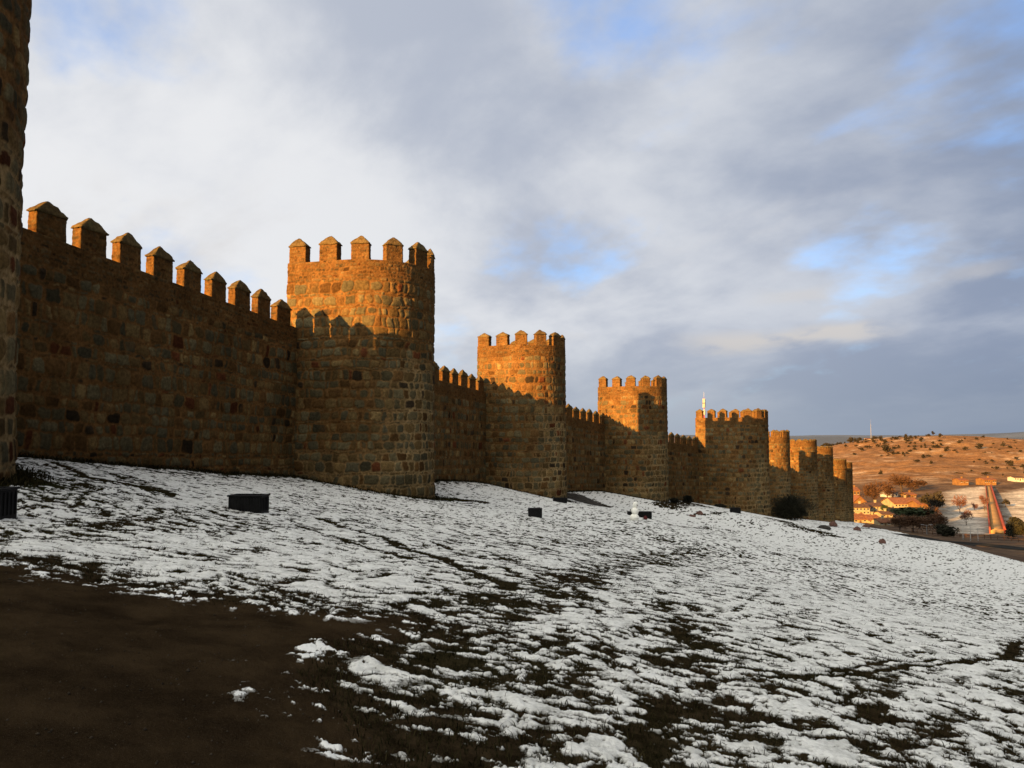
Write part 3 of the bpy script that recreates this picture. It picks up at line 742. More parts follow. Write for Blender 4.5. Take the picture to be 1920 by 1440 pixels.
def add_merlon(parent, loc, ang, w, dp, hgt, cap, res, seed):
    var = seed % 7; key = (round(w, 2), round(dp, 2), round(hgt, 2), round(cap, 2), round(res, 2), var)
    if key not in _mcache:
        _mcache[key] = (merlon_mesh('merlon', w, dp, hgt, res, 900+var*31), cap_mesh('merlon_cap', w, dp, cap, 40+var))
    mm, cm = _mcache[key]
    o = link('merlon', mm, parent, M_MAS)
    rv = random.Random(seed*7+var); o.location = [float(q) for q in loc]; o.rotation_euler = (rv.uniform(-.012, .012), rv.uniform(-.015, .015), ang+rv.uniform(-.04, .04)); o.scale = (rv.uniform(.92, 1.06), rv.uniform(.95, 1.05), rv.uniform(.93, 1.05))
    c = link('merlon_cap', cm, o, M_MAS); c.location = (0, 0, hgt)
    return o

def tower_path(t, R, back, ds, off=0.0):
    n1 = max(2, int((t.L+t.back)/ds)); n2 = max(12, int(math.pi*t.R/ds)); n3 = max(4, int(2*t.R/(ds*3)))
    P = []; N = []
    La = -(t.L+back)
    for i in range(n1): P.append((La+(0-La)*i/n1, -R)); N.append((0, -1))
    for i in range(n2):
        a = -math.pi/2+math.pi*i/n2; P.append((R*math.cos(a), R*math.sin(a))); N.append((math.cos(a), math.sin(a)))
    for i in range(n1): P.append((La*i/n1, R)); N.append((0, 1))
    for i in range(n3): P.append((La, R-2*R*i/n3)); N.append((-1, 0))
    return np.array(P), np.array(N), (n1, n2, n3)
def make_tower(t, idx, label, seed):
    zb = t.z_base
    root = empty('stone_tower', (t.C[0], t.C[1], zb), math.atan2(t.n[1], t.n[0]))
    tag(root, label, 'tower', 'towers of the medieval city wall')
    res = t.res
    P, N, (n1, n2, n3) = tower_path(t, t.R, t.back, res)
    seg = np.hypot(*np.diff(np.vstack([P, P[:1]]), axis=0).T); U1 = np.concatenate([[0], np.cumsum(seg)[:-1]])+seed*7.3
    z0 = -2.2 if idx >= 0 else -3; z1 = t.z_gap-zb
    m = int((z1-z0)/res); Z = np.linspace(z0, z1, m)
    U, ZZ = np.meshgrid(U1, Z, indexing='ij')
    arc = np.arange(len(P)); af = np.clip((arc-n1)/n2, 0, 1)
    H = z1
    pz = sstep(0.10, 0.40, af)[:, None]*sstep(0.66*H, 0.48*H, ZZ+1.4*fbm(U*0.35, ZZ*0.3, seed, 3))
    pz = np.clip(pz+0.55*sstep(0.25*H, 0.12*H, ZZ+0.8*fbm(U*0.3, ZZ*0.3, seed+1, 2)), 0, 1)*0.95
    par = z1-1.0
    h, col = masonry_surface(U, ZZ, par, 300+seed*13, pz)
    if not t.merlons:                          # projecting band below a plain parapet
        h = h+0.10*sstep(-0.03, 0.03, ZZ-(z1-2.2))*sstep(0.03, -0.03, ZZ-(z1-1.95))
    # slight batter at the foot, slow waviness
    h = h+0.10*sstep(5.0, -1.0, ZZ)+0.03*fbm(U*0.4, ZZ*0.3, seed+4, 3)
    lr = np.roll(N, 1, 0)+N; lr /= np.maximum(np.linalg.norm(lr, axis=1), 1e-6)[:, None]
    X = P[:, None, 0]+lr[:, None, 0]*h; Y = P[:, None, 1]+lr[:, None, 1]*h
    th = 0.62
    Pi, Ni, _ = tower_path(t, t.R-th, t.back-th, res)
    # top rim then inside of the parapet, then the walk
    top = np.c_[Pi, np.full(len(Pi), z1+0.0)]; bot = np.c_[Pi, np.full(len(Pi), z1-1.5)]
    V = np.concatenate([np.stack([X, Y, ZZ], -1), top[:, None], bot[:, None]], 1)
    C = np.concatenate([col, np.tile(np.array([0.16, 0.10, 0.045]), (len(P), 2, 1))], 1)
    n = len(P); mm = V.shape[1]
    me = mesh_np('tower_body', V.reshape(-1, 3), grid_quads(n, mm, wrap=True), C.reshape(-1, 3))
    link('tower_body', me, root, M_MAS)
    ctr = np.array([[-t.L*0.5, 0, z1-1.5]]); vv = np.vstack([bot, ctr]); ar = np.arange(n)
    me = mesh_np('wall_walk', vv, None, np.tile(np.array([0.2, 0.16, 0.1]), (n+1, 1)), False, np.stack([ar, (ar+1) % n, np.full(n, n)], -1))
    link('wall_walk', me, root, M_MAS)
    # merlons along the two sides and the round front
    flat = t.L+t.back; tot = 2*flat+math.pi*t.R
    if t.merlons:
        cnt = int(round(tot/1.72)); stp = (tot-1.1)/(cnt-1); w, hg, cap = (1.0, 0.88, 0.44) if idx in (0, 1) else (1.02, 0.84, 0.34)
    else:
        cnt = int(round(tot/1.35)); stp = (tot-1.0)/(cnt-1); w, hg, cap = 1.05, 0.16, 0.30
    rm = t.R-0.26
    for k in range(cnt):
        s = 0.55+stp*k
        if s < flat: p = (-flat+s, -rm); a = 0.0
        elif s < flat+math.pi*t.R:
            q = -math.pi/2+(s-flat)/t.R; p = (rm*math.cos(q), rm*math.sin(q)); a = q+math.pi/2
        else: p = (-(s-flat-math.pi*t.R), rm); a = math.pi
        add_merlon(root, (p[0], p[1], z1), a, w, 0.46, hg, cap, max(0.05, res), seed*5+k*3)
    return root
def make_curtain(t0, t1, za, zb_, label, seed, res):
    """stretch of curtain wall between two towers; za, zb_ = parapet level at either end"""
    e = t1.A-t0.A; Ln = float(np.linalg.norm(e)); e = e/Ln
    zbase = (t0.z_base+t1.z_base)/2
    root = empty('curtain_wall', (t0.A[0], t0.A[1], zbase), math.atan2(e[1], e[0]))       # local x along the wall, local -y outwards
    tag(root, label, 'city wall', 'stretches of curtain wall between the towers')
    n = int(Ln/res); s = np.linspace(0, Ln, n)
    zt = (za+(zb_-za)*s/Ln)-zbase; z0 = min(t0.z_base, t1.z_base)-3.0-zbase
    m = int((float(zt.mean())-z0)/res); f = np.linspace(0, 1, m)
    S = np.repeat(s[:, None], m, 1); Z = z0+(zt[:, None]-z0)*f[None, :]
    dz = zt[:, None]-Z                       # distance below the parapet
    pale = sstep(2.5, 0.3, Z-(z0+3.0)+0.6*fbm(S*0.3, Z*0.3, seed, 3))*0.55
    slope = (zb_-za)/Ln
    h, col = masonry_surface(S+seed*11.0, Z-slope*S*0.6, Z-slope*S*0.6+dz-1.0, 700+seed*17, pale)
    h = h+0.06*fbm(S*0.25, Z*0.25, seed+2, 3)+0.10*sstep(3.5, -0.5, Z-z0-2.5)
    V = np.stack([S, -h, Z], -1)
    th = 0.6
    top = np.stack([s, np.full(n, th), zt], -1); b1 = np.stack([s, np.full(n, th), zt-1.3], -1)
    b2 = np.stack([s, np.full(n, 2.6), zt-1.3], -1); b3 = np.stack([s, np.full(n, 2.6), np.full(n, z0)], -1)
    V = np.concatenate([V, top[:, None], b1[:, None], b2[:, None], b3[:, None]], 1)
    C = np.concatenate([col, np.tile(np.array([0.14, 0.09, 0.045]), (n, 4, 1))], 1)
    me = mesh_np('wall_face', V.reshape(-1, 3), grid_quads(n, m+4), C.reshape(-1, 3))
    link('wall_face', me, root, M_MAS)
    pitch, mw = (1.87, 1.18) if seed == 1 else (1.74, 1.06)
    x = (Ln-4.76) % 1.87 if seed == 1 else 0.4
    k = 0
    while x < Ln-0.3:
        ok = True
        for t in (t0, t1):
            wx = t0.A[0]+e[0]*x; wy = t0.A[1]+e[1]*x
            if abs((wx-t.C[0])*t.d[0]+(wy-t.C[1])*t.d[1]) < t.R+0.05: ok = False
        if ok: add_merlon(root, (x, 0.24, za+(zb_-za)*x/Ln-zbase), 0.0, mw, 0.36, 0.84, 0.46, max(0.05, res), seed*3+k)
        x += pitch; k += 1
    return root
CURT_OFF = {1: 0.9}
TL = ['dark stone tower nearest the viewer, cut off by the left edge of the picture',
      'biggest fully visible round-fronted stone tower, its sunlit top crossed by notched shadow',
      'second fully visible stone tower, rising beside the dark rock, upper half glowing orange',
      'third fully visible stone tower, lit only on its left flank, behind the snowman',
      'wide stone tower right of the red and white mast, nearly all in shade',
      'stone tower directly behind the big black bush, narrow slice with bright orange crown',
      'distant tower with a band under its plain orange parapet, right of the black bush',
      'distant narrow tower, third from the far end of the wall, orange parapet',
      'distant short tower, last but one at the far end of the wall',
      'last small tower at the far right end of the wall above the yellow houses']
for i, t in enumerate(T): make_tower(t, i, TL[i], i+1)
CURT = [(7.05, 5.45), (4.75, 3.45), (2.95, 0.9), (0.1, -2.0), (-2.5, -5.0), (-5.0, -6.5), (-6.5, -8.2), (-8.2, -11.0), (-10.6, -12.0)]
CL = ['long dark shaded wall at the left with the largest row of pointed merlons',
      'short stretch of wall between the biggest round tower and the second tower',
      'short stretch of wall between the second and the third full tower',
      'stretch of wall between the third tower and the wide tower beside the mast',
      'stretch of wall hidden behind the wide tower beside the mast',
      'sliver of wall behind the black bush, between two orange crowned towers',
      'sliver of wall between the banded distant tower and the next narrow tower',
      'sliver of wall between the two narrow distant towers',
      'last sliver of wall at the far end, next to the smallest tower']
for i in range(len(T)-1):
    make_curtain(T[i], T[i+1], CURT[i][0], CURT[i][1], CL[i], i+1, [0.038, 0.06, 0.08, 0.09, 0.15, 0.15, 0.15, 0.2, 0.2][i])
# uphill continuation of the wall behind the viewpoint (it shades the slope)
prev = T[0]; pz = 7.9
for k, t in enumerate(TB):
    make_tower(t, -1, 'stone tower of the same city wall standing behind the viewpoint, outside the picture', 30+k)
    make_curtain(t, prev, pz+2.5, pz, 'stretch of the same city wall behind the viewpoint, outside the picture', 30+k, 0.3)
    prev = t; pz += 2.5

# ------------------------------------------------------------------ things on the snow
def lamp_box(px0, px1, py, Yd, hgt, label, rz=0.0, depth=0.55):
    """ground floodlight housing : ribbed black case, rim and glass lid"""
    a = at(px0, py, Yd); b = at(px1, py, Yd); w = b[0]-a[0]; cx = (a[0]+b[0])/2
    z = gz(cx, Yd)
    r = empty('floodlight_box', (cx, Yd+depth/2, z), rz)
    tag(r, label, 'floodlight', 'black floodlight housings set in the snow')
    b = MB(); hw = w/2
    b.box(-hw, hw, -depth/2, depth/2, -0.3, hgt-0.03); b.build('case', M_BLACK, r, bevel=0.012)
    rb = MB(); k = max(4, int(w/0.075))
    for i in range(k):
        x = -hw+0.04+(w-0.08)*i/(k-1); rb.box(x-0.012, x+0.012, -depth/2-0.018, -depth/2-0.001, 0.02, hgt-0.06)
    for sx in (-1, 1):
        for i in range(5):
            y = -depth/2+0.06+(depth-0.12)*i/4; x0 = sx*(hw+0.001); x1 = sx*(hw+0.018); rb.box(min(x0, x1), max(x0, x1), y-0.012, y+0.012, 0.02, hgt-0.06)
    rb.build('ribs', M_BLACK, r)
    f = MB()
    f.box(-hw-0.025, hw+0.025, -depth/2-0.025, -depth/2+0.05, hgt-0.028, hgt+0.012); f.box(-hw-0.025, hw+0.025, depth/2-0.05, depth/2+0.025, hgt-0.028, hgt+0.012)
    f.box(-hw-0.025, -hw+0.05, -depth/2+0.052, depth/2-0.052, hgt-0.028, hgt+0.010); f.box(hw-0.05, hw+0.025, -depth/2+0.052, depth/2-0.052, hgt-0.028, hgt+0.010)
    f.build('rim', M_BLACK, r, bevel=0.004)
    gl = MB(); gl.box(-hw+0.052, hw-0.052, -depth/2+0.052, depth/2-0.052, hgt-0.027, hgt-0.012); gl.build('lamp_glass', M_GLASSD, r)
    return r
lamp_box(-95, -8, 984, 13.0, 0.46, 'black box on the snow cut by the left edge of the picture', 0.03)
lamp_box(428, 491, 961, 20.0, 0.41, 'large black ribbed box on the snow in front of the long dark wall', -0.06)
lamp_box(991, 1016, 965, 42.0, 0.46, 'square black box on the snow left of the flat box by the second tower', 0.0)
lamp_box(1038, 1063, 953, 58.0, 0.32, 'flat black box on the snow at the foot of the second tower', 0.05)
lamp_box(1178, 1222, 963, 60.0, 0.40, 'long low black box standing behind the snowman', 0.0)
lamp_box(1371, 1389, 962, 88.0, 0.55, 'small dark box at the foot of the wide tower beside the mast', 0.0)

def blob(name, mat, parent, loc, rad, seed, sub=3, amp=0.12, fr=2.2, flat=1.0):
    bm = bmesh.new(); bmesh.ops.create_icosphere(bm, subdivisions=sub, radius=1.0)
    for v in bm.verts:
        c = np.array(v.co); k = 1+amp*float(fbm(np.array([c[0]*fr+c[2]*1.3+seed]), np.array([c[1]*fr-c[2]*0.9+seed*2.0]), seed, 3)[0])
        v.co = Vector((c[0]*rad[0]*k, c[1]*rad[1]*k, c[2]*rad[2]*k))
    me = bpy.data.meshes.new(name); bm.to_mesh(me); bm.free()
    me.polygons.foreach_set('use_smooth', [True]*len(me.polygons))
    o = link(name, me, parent, mat); o.location = [float(q) for q in loc]; return o
def snowman():
    p = PG(1190, 976); Y = p[1]; s = Y/F                    # metres per photograph pixel
    r = empty('snowman', p); tag(r, 'small lopsided snowman of three snowballs in front of a long low black box', 'snowman')
    blob('base_ball', M_SNOWM, r, (0, 0, 6*s), (8.2*s, 8*s, 7.2*s), 3, 4, 0.16)
    blob('body_ball', M_SNOWM, r, (0.8*s, 0, 17.5*s), (6.8*s, 6.5*s, 7.2*s), 5, 4, 0.16)
    hd = blob('head', M_SNOWM, r, (1.6*s, 0, 29*s), (5.0*s, 4.8*s, 5.8*s), 8, 4, 0.12)
    m = MB(); m.tube([(2.0*s, -4.2*s, 0), (4.2*s, -6.5*s, -0.6*s)], [0.9*s, 0.3*s], 7); m.build('nose', M_CARROT, hd)
    for x in (-1.4*s, 2.2*s):
        m = MB(); m.tube([(x, -4.1*s, 1.9*s), (x, -4.8*s, 1.9*s)], [0.55*s, 0.4*s], 6); m.build('eye', M_BLACK, hd)
    q = PG(1210, 975)
    b = empty('cloth_bundle', q); tag(b, 'small dark red bundle lying on the snow just right of the snowman', 'bundle')
    blob('bag', M_CLOTH, b, (0, 0, 3.5*s), (4.2*s, 3.5*s, 4.2*s), 11, 3, 0.3)
    m = MB(); m.tube([(-2*s, 0, 6*s), (-1*s, -0.5*s, 9*s), (1.5*s, 0, 8.6*s), (2*s, 0, 5.5*s)], [0.4*s]*4, 6); m.build('strap', M_CLOTH, b)
snowman()
def rock(px, py, wpx, hpx, label, mat, seed, dy=0.6, grp=None):
    p = PG(px, py); s = p[1]/F
    o = blob('rock', mat, None, (p[0], p[1]+wpx*s*0.15, p[2]+hpx*s*0.15), (wpx*s/2, wpx*s/2*dy, hpx*s*0.85), seed, 4, 0.28, 1.6)
    tag(o, label, 'rock', grp); return o
def slab_rock():
    """long dark rock outcrop sloping down from the foot of the second tower"""
    a = PG(1066, 930); b = PG(1132, 951); a2 = PG(1095, 925)
    ax = np.array([b[0]-a[0], b[1]-a[1]]); L = np.linalg.norm(ax); ax /= L; bx = np.array([-ax[1], ax[0]])
    nx, ny = 60, 26; V = []
    for i in range(nx):
        for j in range(ny):
            u = i/(nx-1); v = j/(ny-1)*2-1; wd = (1.9*(1-u)**0.6+0.25)
            x = a[0]+ax[0]*u*L+bx[0]*v*wd; y = a[1]+ax[1]*u*L+bx[1]*v*wd
            hh = (1-v*v)**0.6*(0.45*(1-u)**0.5+0.03)*sstep(0, .04, np.array(u))*(1+0.25*float(vnoise(np.array([u*5.0]), np.array([v*1.5]), 4)[0]))
            V.append((x, y, gz(x, y)-0.12+float(hh)+0.05*float(vnoise(np.array([x*2.]), np.array([y*2.]), 3)[0])))
    o = link('rock_outcrop', mesh_np('rock_outcrop', V, grid_quads(nx, ny), None, True), None, M_ROCK)
    tag(o, 'long dark bare rock slab sloping down at the foot of the second tower', 'rock')
slab_rock()
rock(1655, 1019, 13, 8, 'lone reddish boulder on the snow near the right crest of the slope', M_ROCKR, 3)
for (px, py, w_, h_, lb, sd) in ((1545, 992, 24, 6, 'low flat dark rock lying in front of the far towers', 7), (1563, 987, 15, 9, 'humped dark rock touching the low flat rock before the far towers', 12),
        (1608, 995, 14, 7, 'dark red rock below the smallest far tower', 17), (1625, 989, 13, 6, 'small dark rock right of the smallest far tower, near the yellow houses', 23),
        (1312, 965, 12, 7, 'squat dark rock on the ridge of snow left of the wide tower', 29), (1298, 969, 14, 4, 'thin flat dark stone left of the squat rock on the snow ridge', 31)):
    rock(px, py, w_, h_, lb, M_ROCKR if sd != 7 else M_ROCK, sd)

# ------------------------------------------------------------------ trees and bushes
def leaf_cloud(name, n, rx, ry, rz, leaf, seed, shape='round', lift=0.0, clumps=12, thin=1.0, bottom=-0.8):
    """crown : many small leaf cards gathered in clumps through the crown's volume"""
    rng = np.random.default_rng(seed)
    cc = rng.normal(0, 1, (clumps, 3)); cc /= np.linalg.norm(cc, axis=1)[:, None]; cc *= (0.25+0.62*rng.random((clumps, 1)))
    cc[:, 2] = np.maximum(cc[:, 2], bottom)
    cr = 0.26+0.22*rng.random(clumps)
    k = rng.integers(0, clumps, n); dirs = rng.normal(0, 1, (n, 3)); dirs /= np.linalg.norm(dirs, axis=1)[:, None]
    p = cc[k]+dirs*(cr[k]*(0.35+0.75*rng.random(n)**0.5))[:, None]
    if shape == 'flat': p[:, 2] = np.where(p[:, 2] < -0.25, -0.25+0.15*(p[:, 2]+0.25), p[:, 2])
    p = p*np.array([rx, ry, rz])+np.array([0, 0, lift])
    a = rng.normal(0, 1, (n, 3)); a /= np.linalg.norm(a, axis=1)[:, None]
    if thin < 1: a = a*0.35+dirs; a[:, 2] += 0.4; a /= np.linalg.norm(a, axis=1)[:, None]
    b = np.cross(a, rng.normal(0, 1, (n, 3))); b /= np.maximum(np.linalg.norm(b, axis=1), 1e-6)[:, None]
    s = leaf*(0.6+0.8*rng.random(n))[:, None]; la = a*s; lb = b*s*thin
    V = np.stack([p-la-lb*0.6, p-la*0.1+lb*0.0-lb, p+la, p-la*0.1+lb], 1)
    return mesh_np(name, V.reshape(-1, 3), np.arange(n*4).reshape(-1, 4))
def trunk_mesh(name, h, r, seed, limbs=5, spread=1.5, top=0.9):
    rng = random.Random(seed); m = MB()
    pts = [(0, 0, -0.4)]; x = y = 0
    for i in range(1, 5): x += rng.uniform(-.06, .06)*h*0.5; y += rng.uniform(-.06, .06)*h*0.5; pts.append((x, y, h*top*i/4))
    m.tube(pts, [r, r*.85, r*.68, r*.5, r*.22], 7)
    for k in range(limbs):
        i = rng.randint(1, 3); p = Vector(pts[i]); a = rng.uniform(0, 6.28); l = spread*rng.uniform(.5, 1)
        q = p+Vector((math.cos(a)*l*.5, math.sin(a)*l*.5, l*.35)); e = p+Vector((math.cos(a)*l, math.sin(a)*l, l*.85))
        m.tube([p, q, e], [r*.42, r*.28, r*.08], 5)
    return m.mesh(name, smooth=True)
_kinds = {}
def tree_kind(kind):
    if kind in _kinds: return _kinds[kind]
    out = []
    for v in range(4):
        s = 50+v*7+hash_kind(kind)
        # unit meshes : crown about 1 wide (radius .5) and 1 tall, standing on the origin
        if kind == 'oak':  out.append((leaf_cloud('crown', 420, .5, .5, .42, .060, s, lift=.52, clumps=11), trunk_mesh('trunk', .5, .04, s, 4, .3), M_OAK))
        if kind == 'bare': out.append((leaf_cloud('crown', 1300, .5, .5, .42, .075, s, lift=.58, clumps=16, thin=.16), trunk_mesh('trunk', .75, .03, s, 8, .42), M_TWIG))
        if kind == 'pink': out.append((leaf_cloud('crown', 900, .5, .5, .42, .07, s, lift=.58, clumps=12, thin=.18), trunk_mesh('trunk', .75, .03, s, 8, .42), M_TWIGP))
        if kind == 'pine': out.append((leaf_cloud('crown', 1500, .5, .5, .40, .045, s, 'flat', lift=.58, clumps=16), trunk_mesh('trunk', .6, .035, s, 6, .38), M_PINE))
        if kind == 'bush': out.append((leaf_cloud('crown', 1300, .5, .5, .5, .045, s, lift=.42, clumps=14, bottom=-.7), trunk_mesh('trunk', .4, .03, s, 5, .3), M_BUSH))
    _kinds[kind] = out; return out
def hash_kind(k): return sum(ord(ch) for ch in k)
_tn = [0]
def tree(name, kind, px, py, wpx, hpx, label, group, cat='tree', rz=None):
    """a tree whose foot stands at this place of the ground"""
    p = PG(px, py); s = p[1]/F; _tn[0] += 1
    cm, tm, mat = tree_kind(kind)[_tn[0] % 4]
    r = empty(name, p, rz if rz is not None else (_tn[0]*1.7) % 6.28); tag(r, label, cat, group)
    w = wpx*s; h = hpx*s; r.scale = (w, w, h)
    link('crown', cm, r, mat); link('trunk', tm, r, M_BARK)
    return r
# the black bush against the far towers
def big_bush():
    p = PG(1484, 981); p = at(1484, 982, 116.0); z = gz(p[0], p[1]); s = p[1]/F
    r = empty('dark_bush', (p[0], p[1], z)); tag(r, 'big black leafless bush standing against the far towers', 'bush')
    link('crown', leaf_cloud('crown', 6000, 35*s, 29*s, 25*s, .16, 5, lift=23*s, clumps=34, thin=.4, bottom=-.75), r, M_BUSH)
    link('twigs', leaf_cloud('twigs', 3500, 40*s, 33*s, 29*s, .42, 6, lift=24*s, clumps=40, thin=.05, bottom=-.75), r, M_BUSH)
    link('stems', trunk_mesh('stems', 3.0, .10, 4, 14, 2.2), r, M_BARK)
big_bush()
def low_bush(px, py, Y, wpx, hpx, label, seed):
    p = at(px, py, Y); z = gz(p[0], Y); s = Y/F
    r = empty('low_bush', (p[0], Y, z)); tag(r, label, 'bush')
    link('crown', leaf_cloud('crown', 1600, wpx/2*s, wpx/2.4*s, hpx*.55*s, .11, seed, lift=hpx*.4*s, clumps=16, thin=.5, bottom=-.5), r, M_BUSH)
    link('stems', trunk_mesh('stems', hpx*s*.7, .05, seed, 8, hpx*s*.5), r, M_BARK)
low_bush(1290, 946, 101, 30, 15, 'low dark bush at the foot of the wall right of the third tower', 9)
low_bush(1264, 948, 97, 18, 8, 'very small dark bush right at the corner of the third tower', 10)
low_bush(1352, 958, 103, 26, 6, 'thin line of dark weeds at the foot of the wide tower', 13)

# trees of the valley
tree('bare_tree', 'bare', 1640, 944, 46, 42, 'broad brown bare tree behind the gabled yellow house', None)
tree('bare_tree', 'bare', 1664, 935, 34, 30, 'smaller brown bare tree right of the broad one behind the houses', None)
tree('bare_tree', 'bare', 1690, 922, 44, 34, 'pale brown bare tree at the foot of the hill above the flat-roofed white block', None)
tree('bare_tree', 'bare', 1716, 921, 40, 22, 'brown bare tree at the foot of the hill, left of the dark hedge', None)
tree('evergreen_tree', 'oak', 1732, 911, 26, 12, 'dark low hedge-like tree on the field edge at the foot of the hill', None)
tree('umbrella_pine', 'pine', 1706, 977, 74, 28, 'wide flat dark green pine in front of the red-roofed long house', None)
tree('evergreen_tree', 'pine', 1660, 966, 16, 20, 'small dark green tree between the two cream houses', None)
tree('evergreen_tree', 'oak', 1757, 962, 34, 44, 'tall dark evergreen left of the snowy bank', None)
tree('evergreen_tree', 'oak', 1738, 955, 30, 30, 'dark evergreen standing behind the wide pine', None)
for (px, py, w_, h_, lb) in ((1688, 995, 34, 28, 'leftmost brown bare tree in the row below the wide pine'), (1712, 998, 44, 34, 'tallest brown bare tree in the row below the wide pine'),
        (1738, 999, 40, 32, 'brown bare tree in the row below the pine, behind the grey street lamp'), (1762, 995, 34, 34, 'brown bare tree in the row below the pine, beside the black shrub'),
        (1748, 978, 36, 28, 'brown bare tree behind the row, under the tall dark evergreen')):
    tree('bare_tree', 'bare', px, py, w_, h_, lb, 'brown bare trees below the pine')
tree('dark_shrub', 'bush', 1774, 1006, 40, 26, 'black rounded shrub beside the road, left of the white poles', None, 'bush')
tree('bare_tree', 'pink', 1800, 962, 26, 34, 'reddish bare tree at the left edge of the snowy bank', None)
tree('bare_tree', 'pink', 1812, 985, 24, 30, 'reddish bare sapling in the lower part of the snowy bank', None)
tree('bare_tree', 'pink', 1846, 957, 18, 30, 'reddish bare tree touching the left side of the orange bridge', None)
tree('round_shrub', 'pink', 1828, 957, 15, 14, 'round reddish shrub alone on the snowy bank', None, 'bush')
tree('evergreen_tree', 'oak', 1886, 950, 14, 16, 'small dark tree right of the orange bridge', None)
for (px, py, w_, h_, lb) in ((1900, 1010, 30, 36, 'dark shrub right of the near end of the orange bridge'), (1922, 1011, 36, 42, 'dark shrub cut by the right edge of the picture beside the road'), (1905, 990, 30, 24, 'dark shrub on the snow behind the roadside shrubs, right of the bridge')):
    tree('dark_shrub', 'bush', px, py, w_, h_, lb, None, 'bush')
HT = [(1550, 829, 20, 8), (1569, 831, 7, 6), (1575, 818, 10, 5), (1594, 819, 8, 6), (1597, 830, 17, 11), (1610, 824, 14, 9), (1608, 832, 10, 6), (1633, 815, 8, 5), (1640, 818, 12, 8), (1621, 813, 10, 5),
      (1652, 828, 10, 9), (1660, 831, 9, 6), (1638, 831, 9, 6), (1646, 839, 7, 6), (1662, 849, 22, 13), (1675, 853, 12, 6), (1678, 843, 10, 5), (1688, 817, 7, 5), (1699, 818, 8, 7), (1700, 829, 11, 11), (1708, 825, 8, 8),
      (1681, 825, 7, 6), (1674, 823, 5, 4), (1727, 829, 8, 7), (1741, 813, 9, 7), (1750, 816, 7, 7), (1763, 821, 8, 7), (1735, 838, 7, 6), (1756, 842, 14, 8), (1765, 836, 7, 5), (1774, 847, 10, 7), (1732, 858, 13, 5), (1720, 867, 12, 5),
      (1765, 858, 8, 5), (1746, 871, 7, 6), (1799, 832, 9, 6), (1806, 812, 9, 7), (1810, 845, 9, 7), (1836, 842, 18, 9), (1881, 840, 8, 10), (1893, 842, 10, 6), (1848, 891, 13, 6), (1894, 874, 16, 9), (1868, 880, 11, 5), (1918, 880, 9, 9),
      (1706, 848, 8, 5), (1715, 845, 8, 5), (1651, 893, 9, 10), (1795, 890, 16, 4), (1826, 868, 5, 4), (1605, 813, 6, 4), (1585, 838, 8, 4), (1626, 841, 14, 5), (1560, 835, 9, 4), (1615, 845, 12, 5), (1693, 853, 9, 5), (1905, 862, 8, 5), (1780, 812, 5, 4), (1722, 814, 5, 4)]
_r = random.Random(8)
for cx, cy, sx, sy, n in ((1600, 826, 45, 7, 16), (1680, 832, 50, 10, 26), (1720, 820, 60, 6, 18), (1690, 850, 45, 9, 20), (1880, 850, 35, 20, 26), (1800, 822, 90, 7, 14), (1905, 885, 20, 8, 8)):
    for q in range(n):
        x, y = _r.gauss(cx, sx), _r.gauss(cy, sy)
        if 1548 < x < 1935 and y > 818 and y < 893: HT.append((x, y, _r.uniform(3, 8), _r.uniform(2.5, 5)))
for i, (px, py, w_, h_) in enumerate(HT):
    tree('hill_oak', 'oak', px, py, w_*1.05, h_*1.25, 'small dark evergreen oak scattered over the brown hillside', 'evergreen oaks on the hillside')

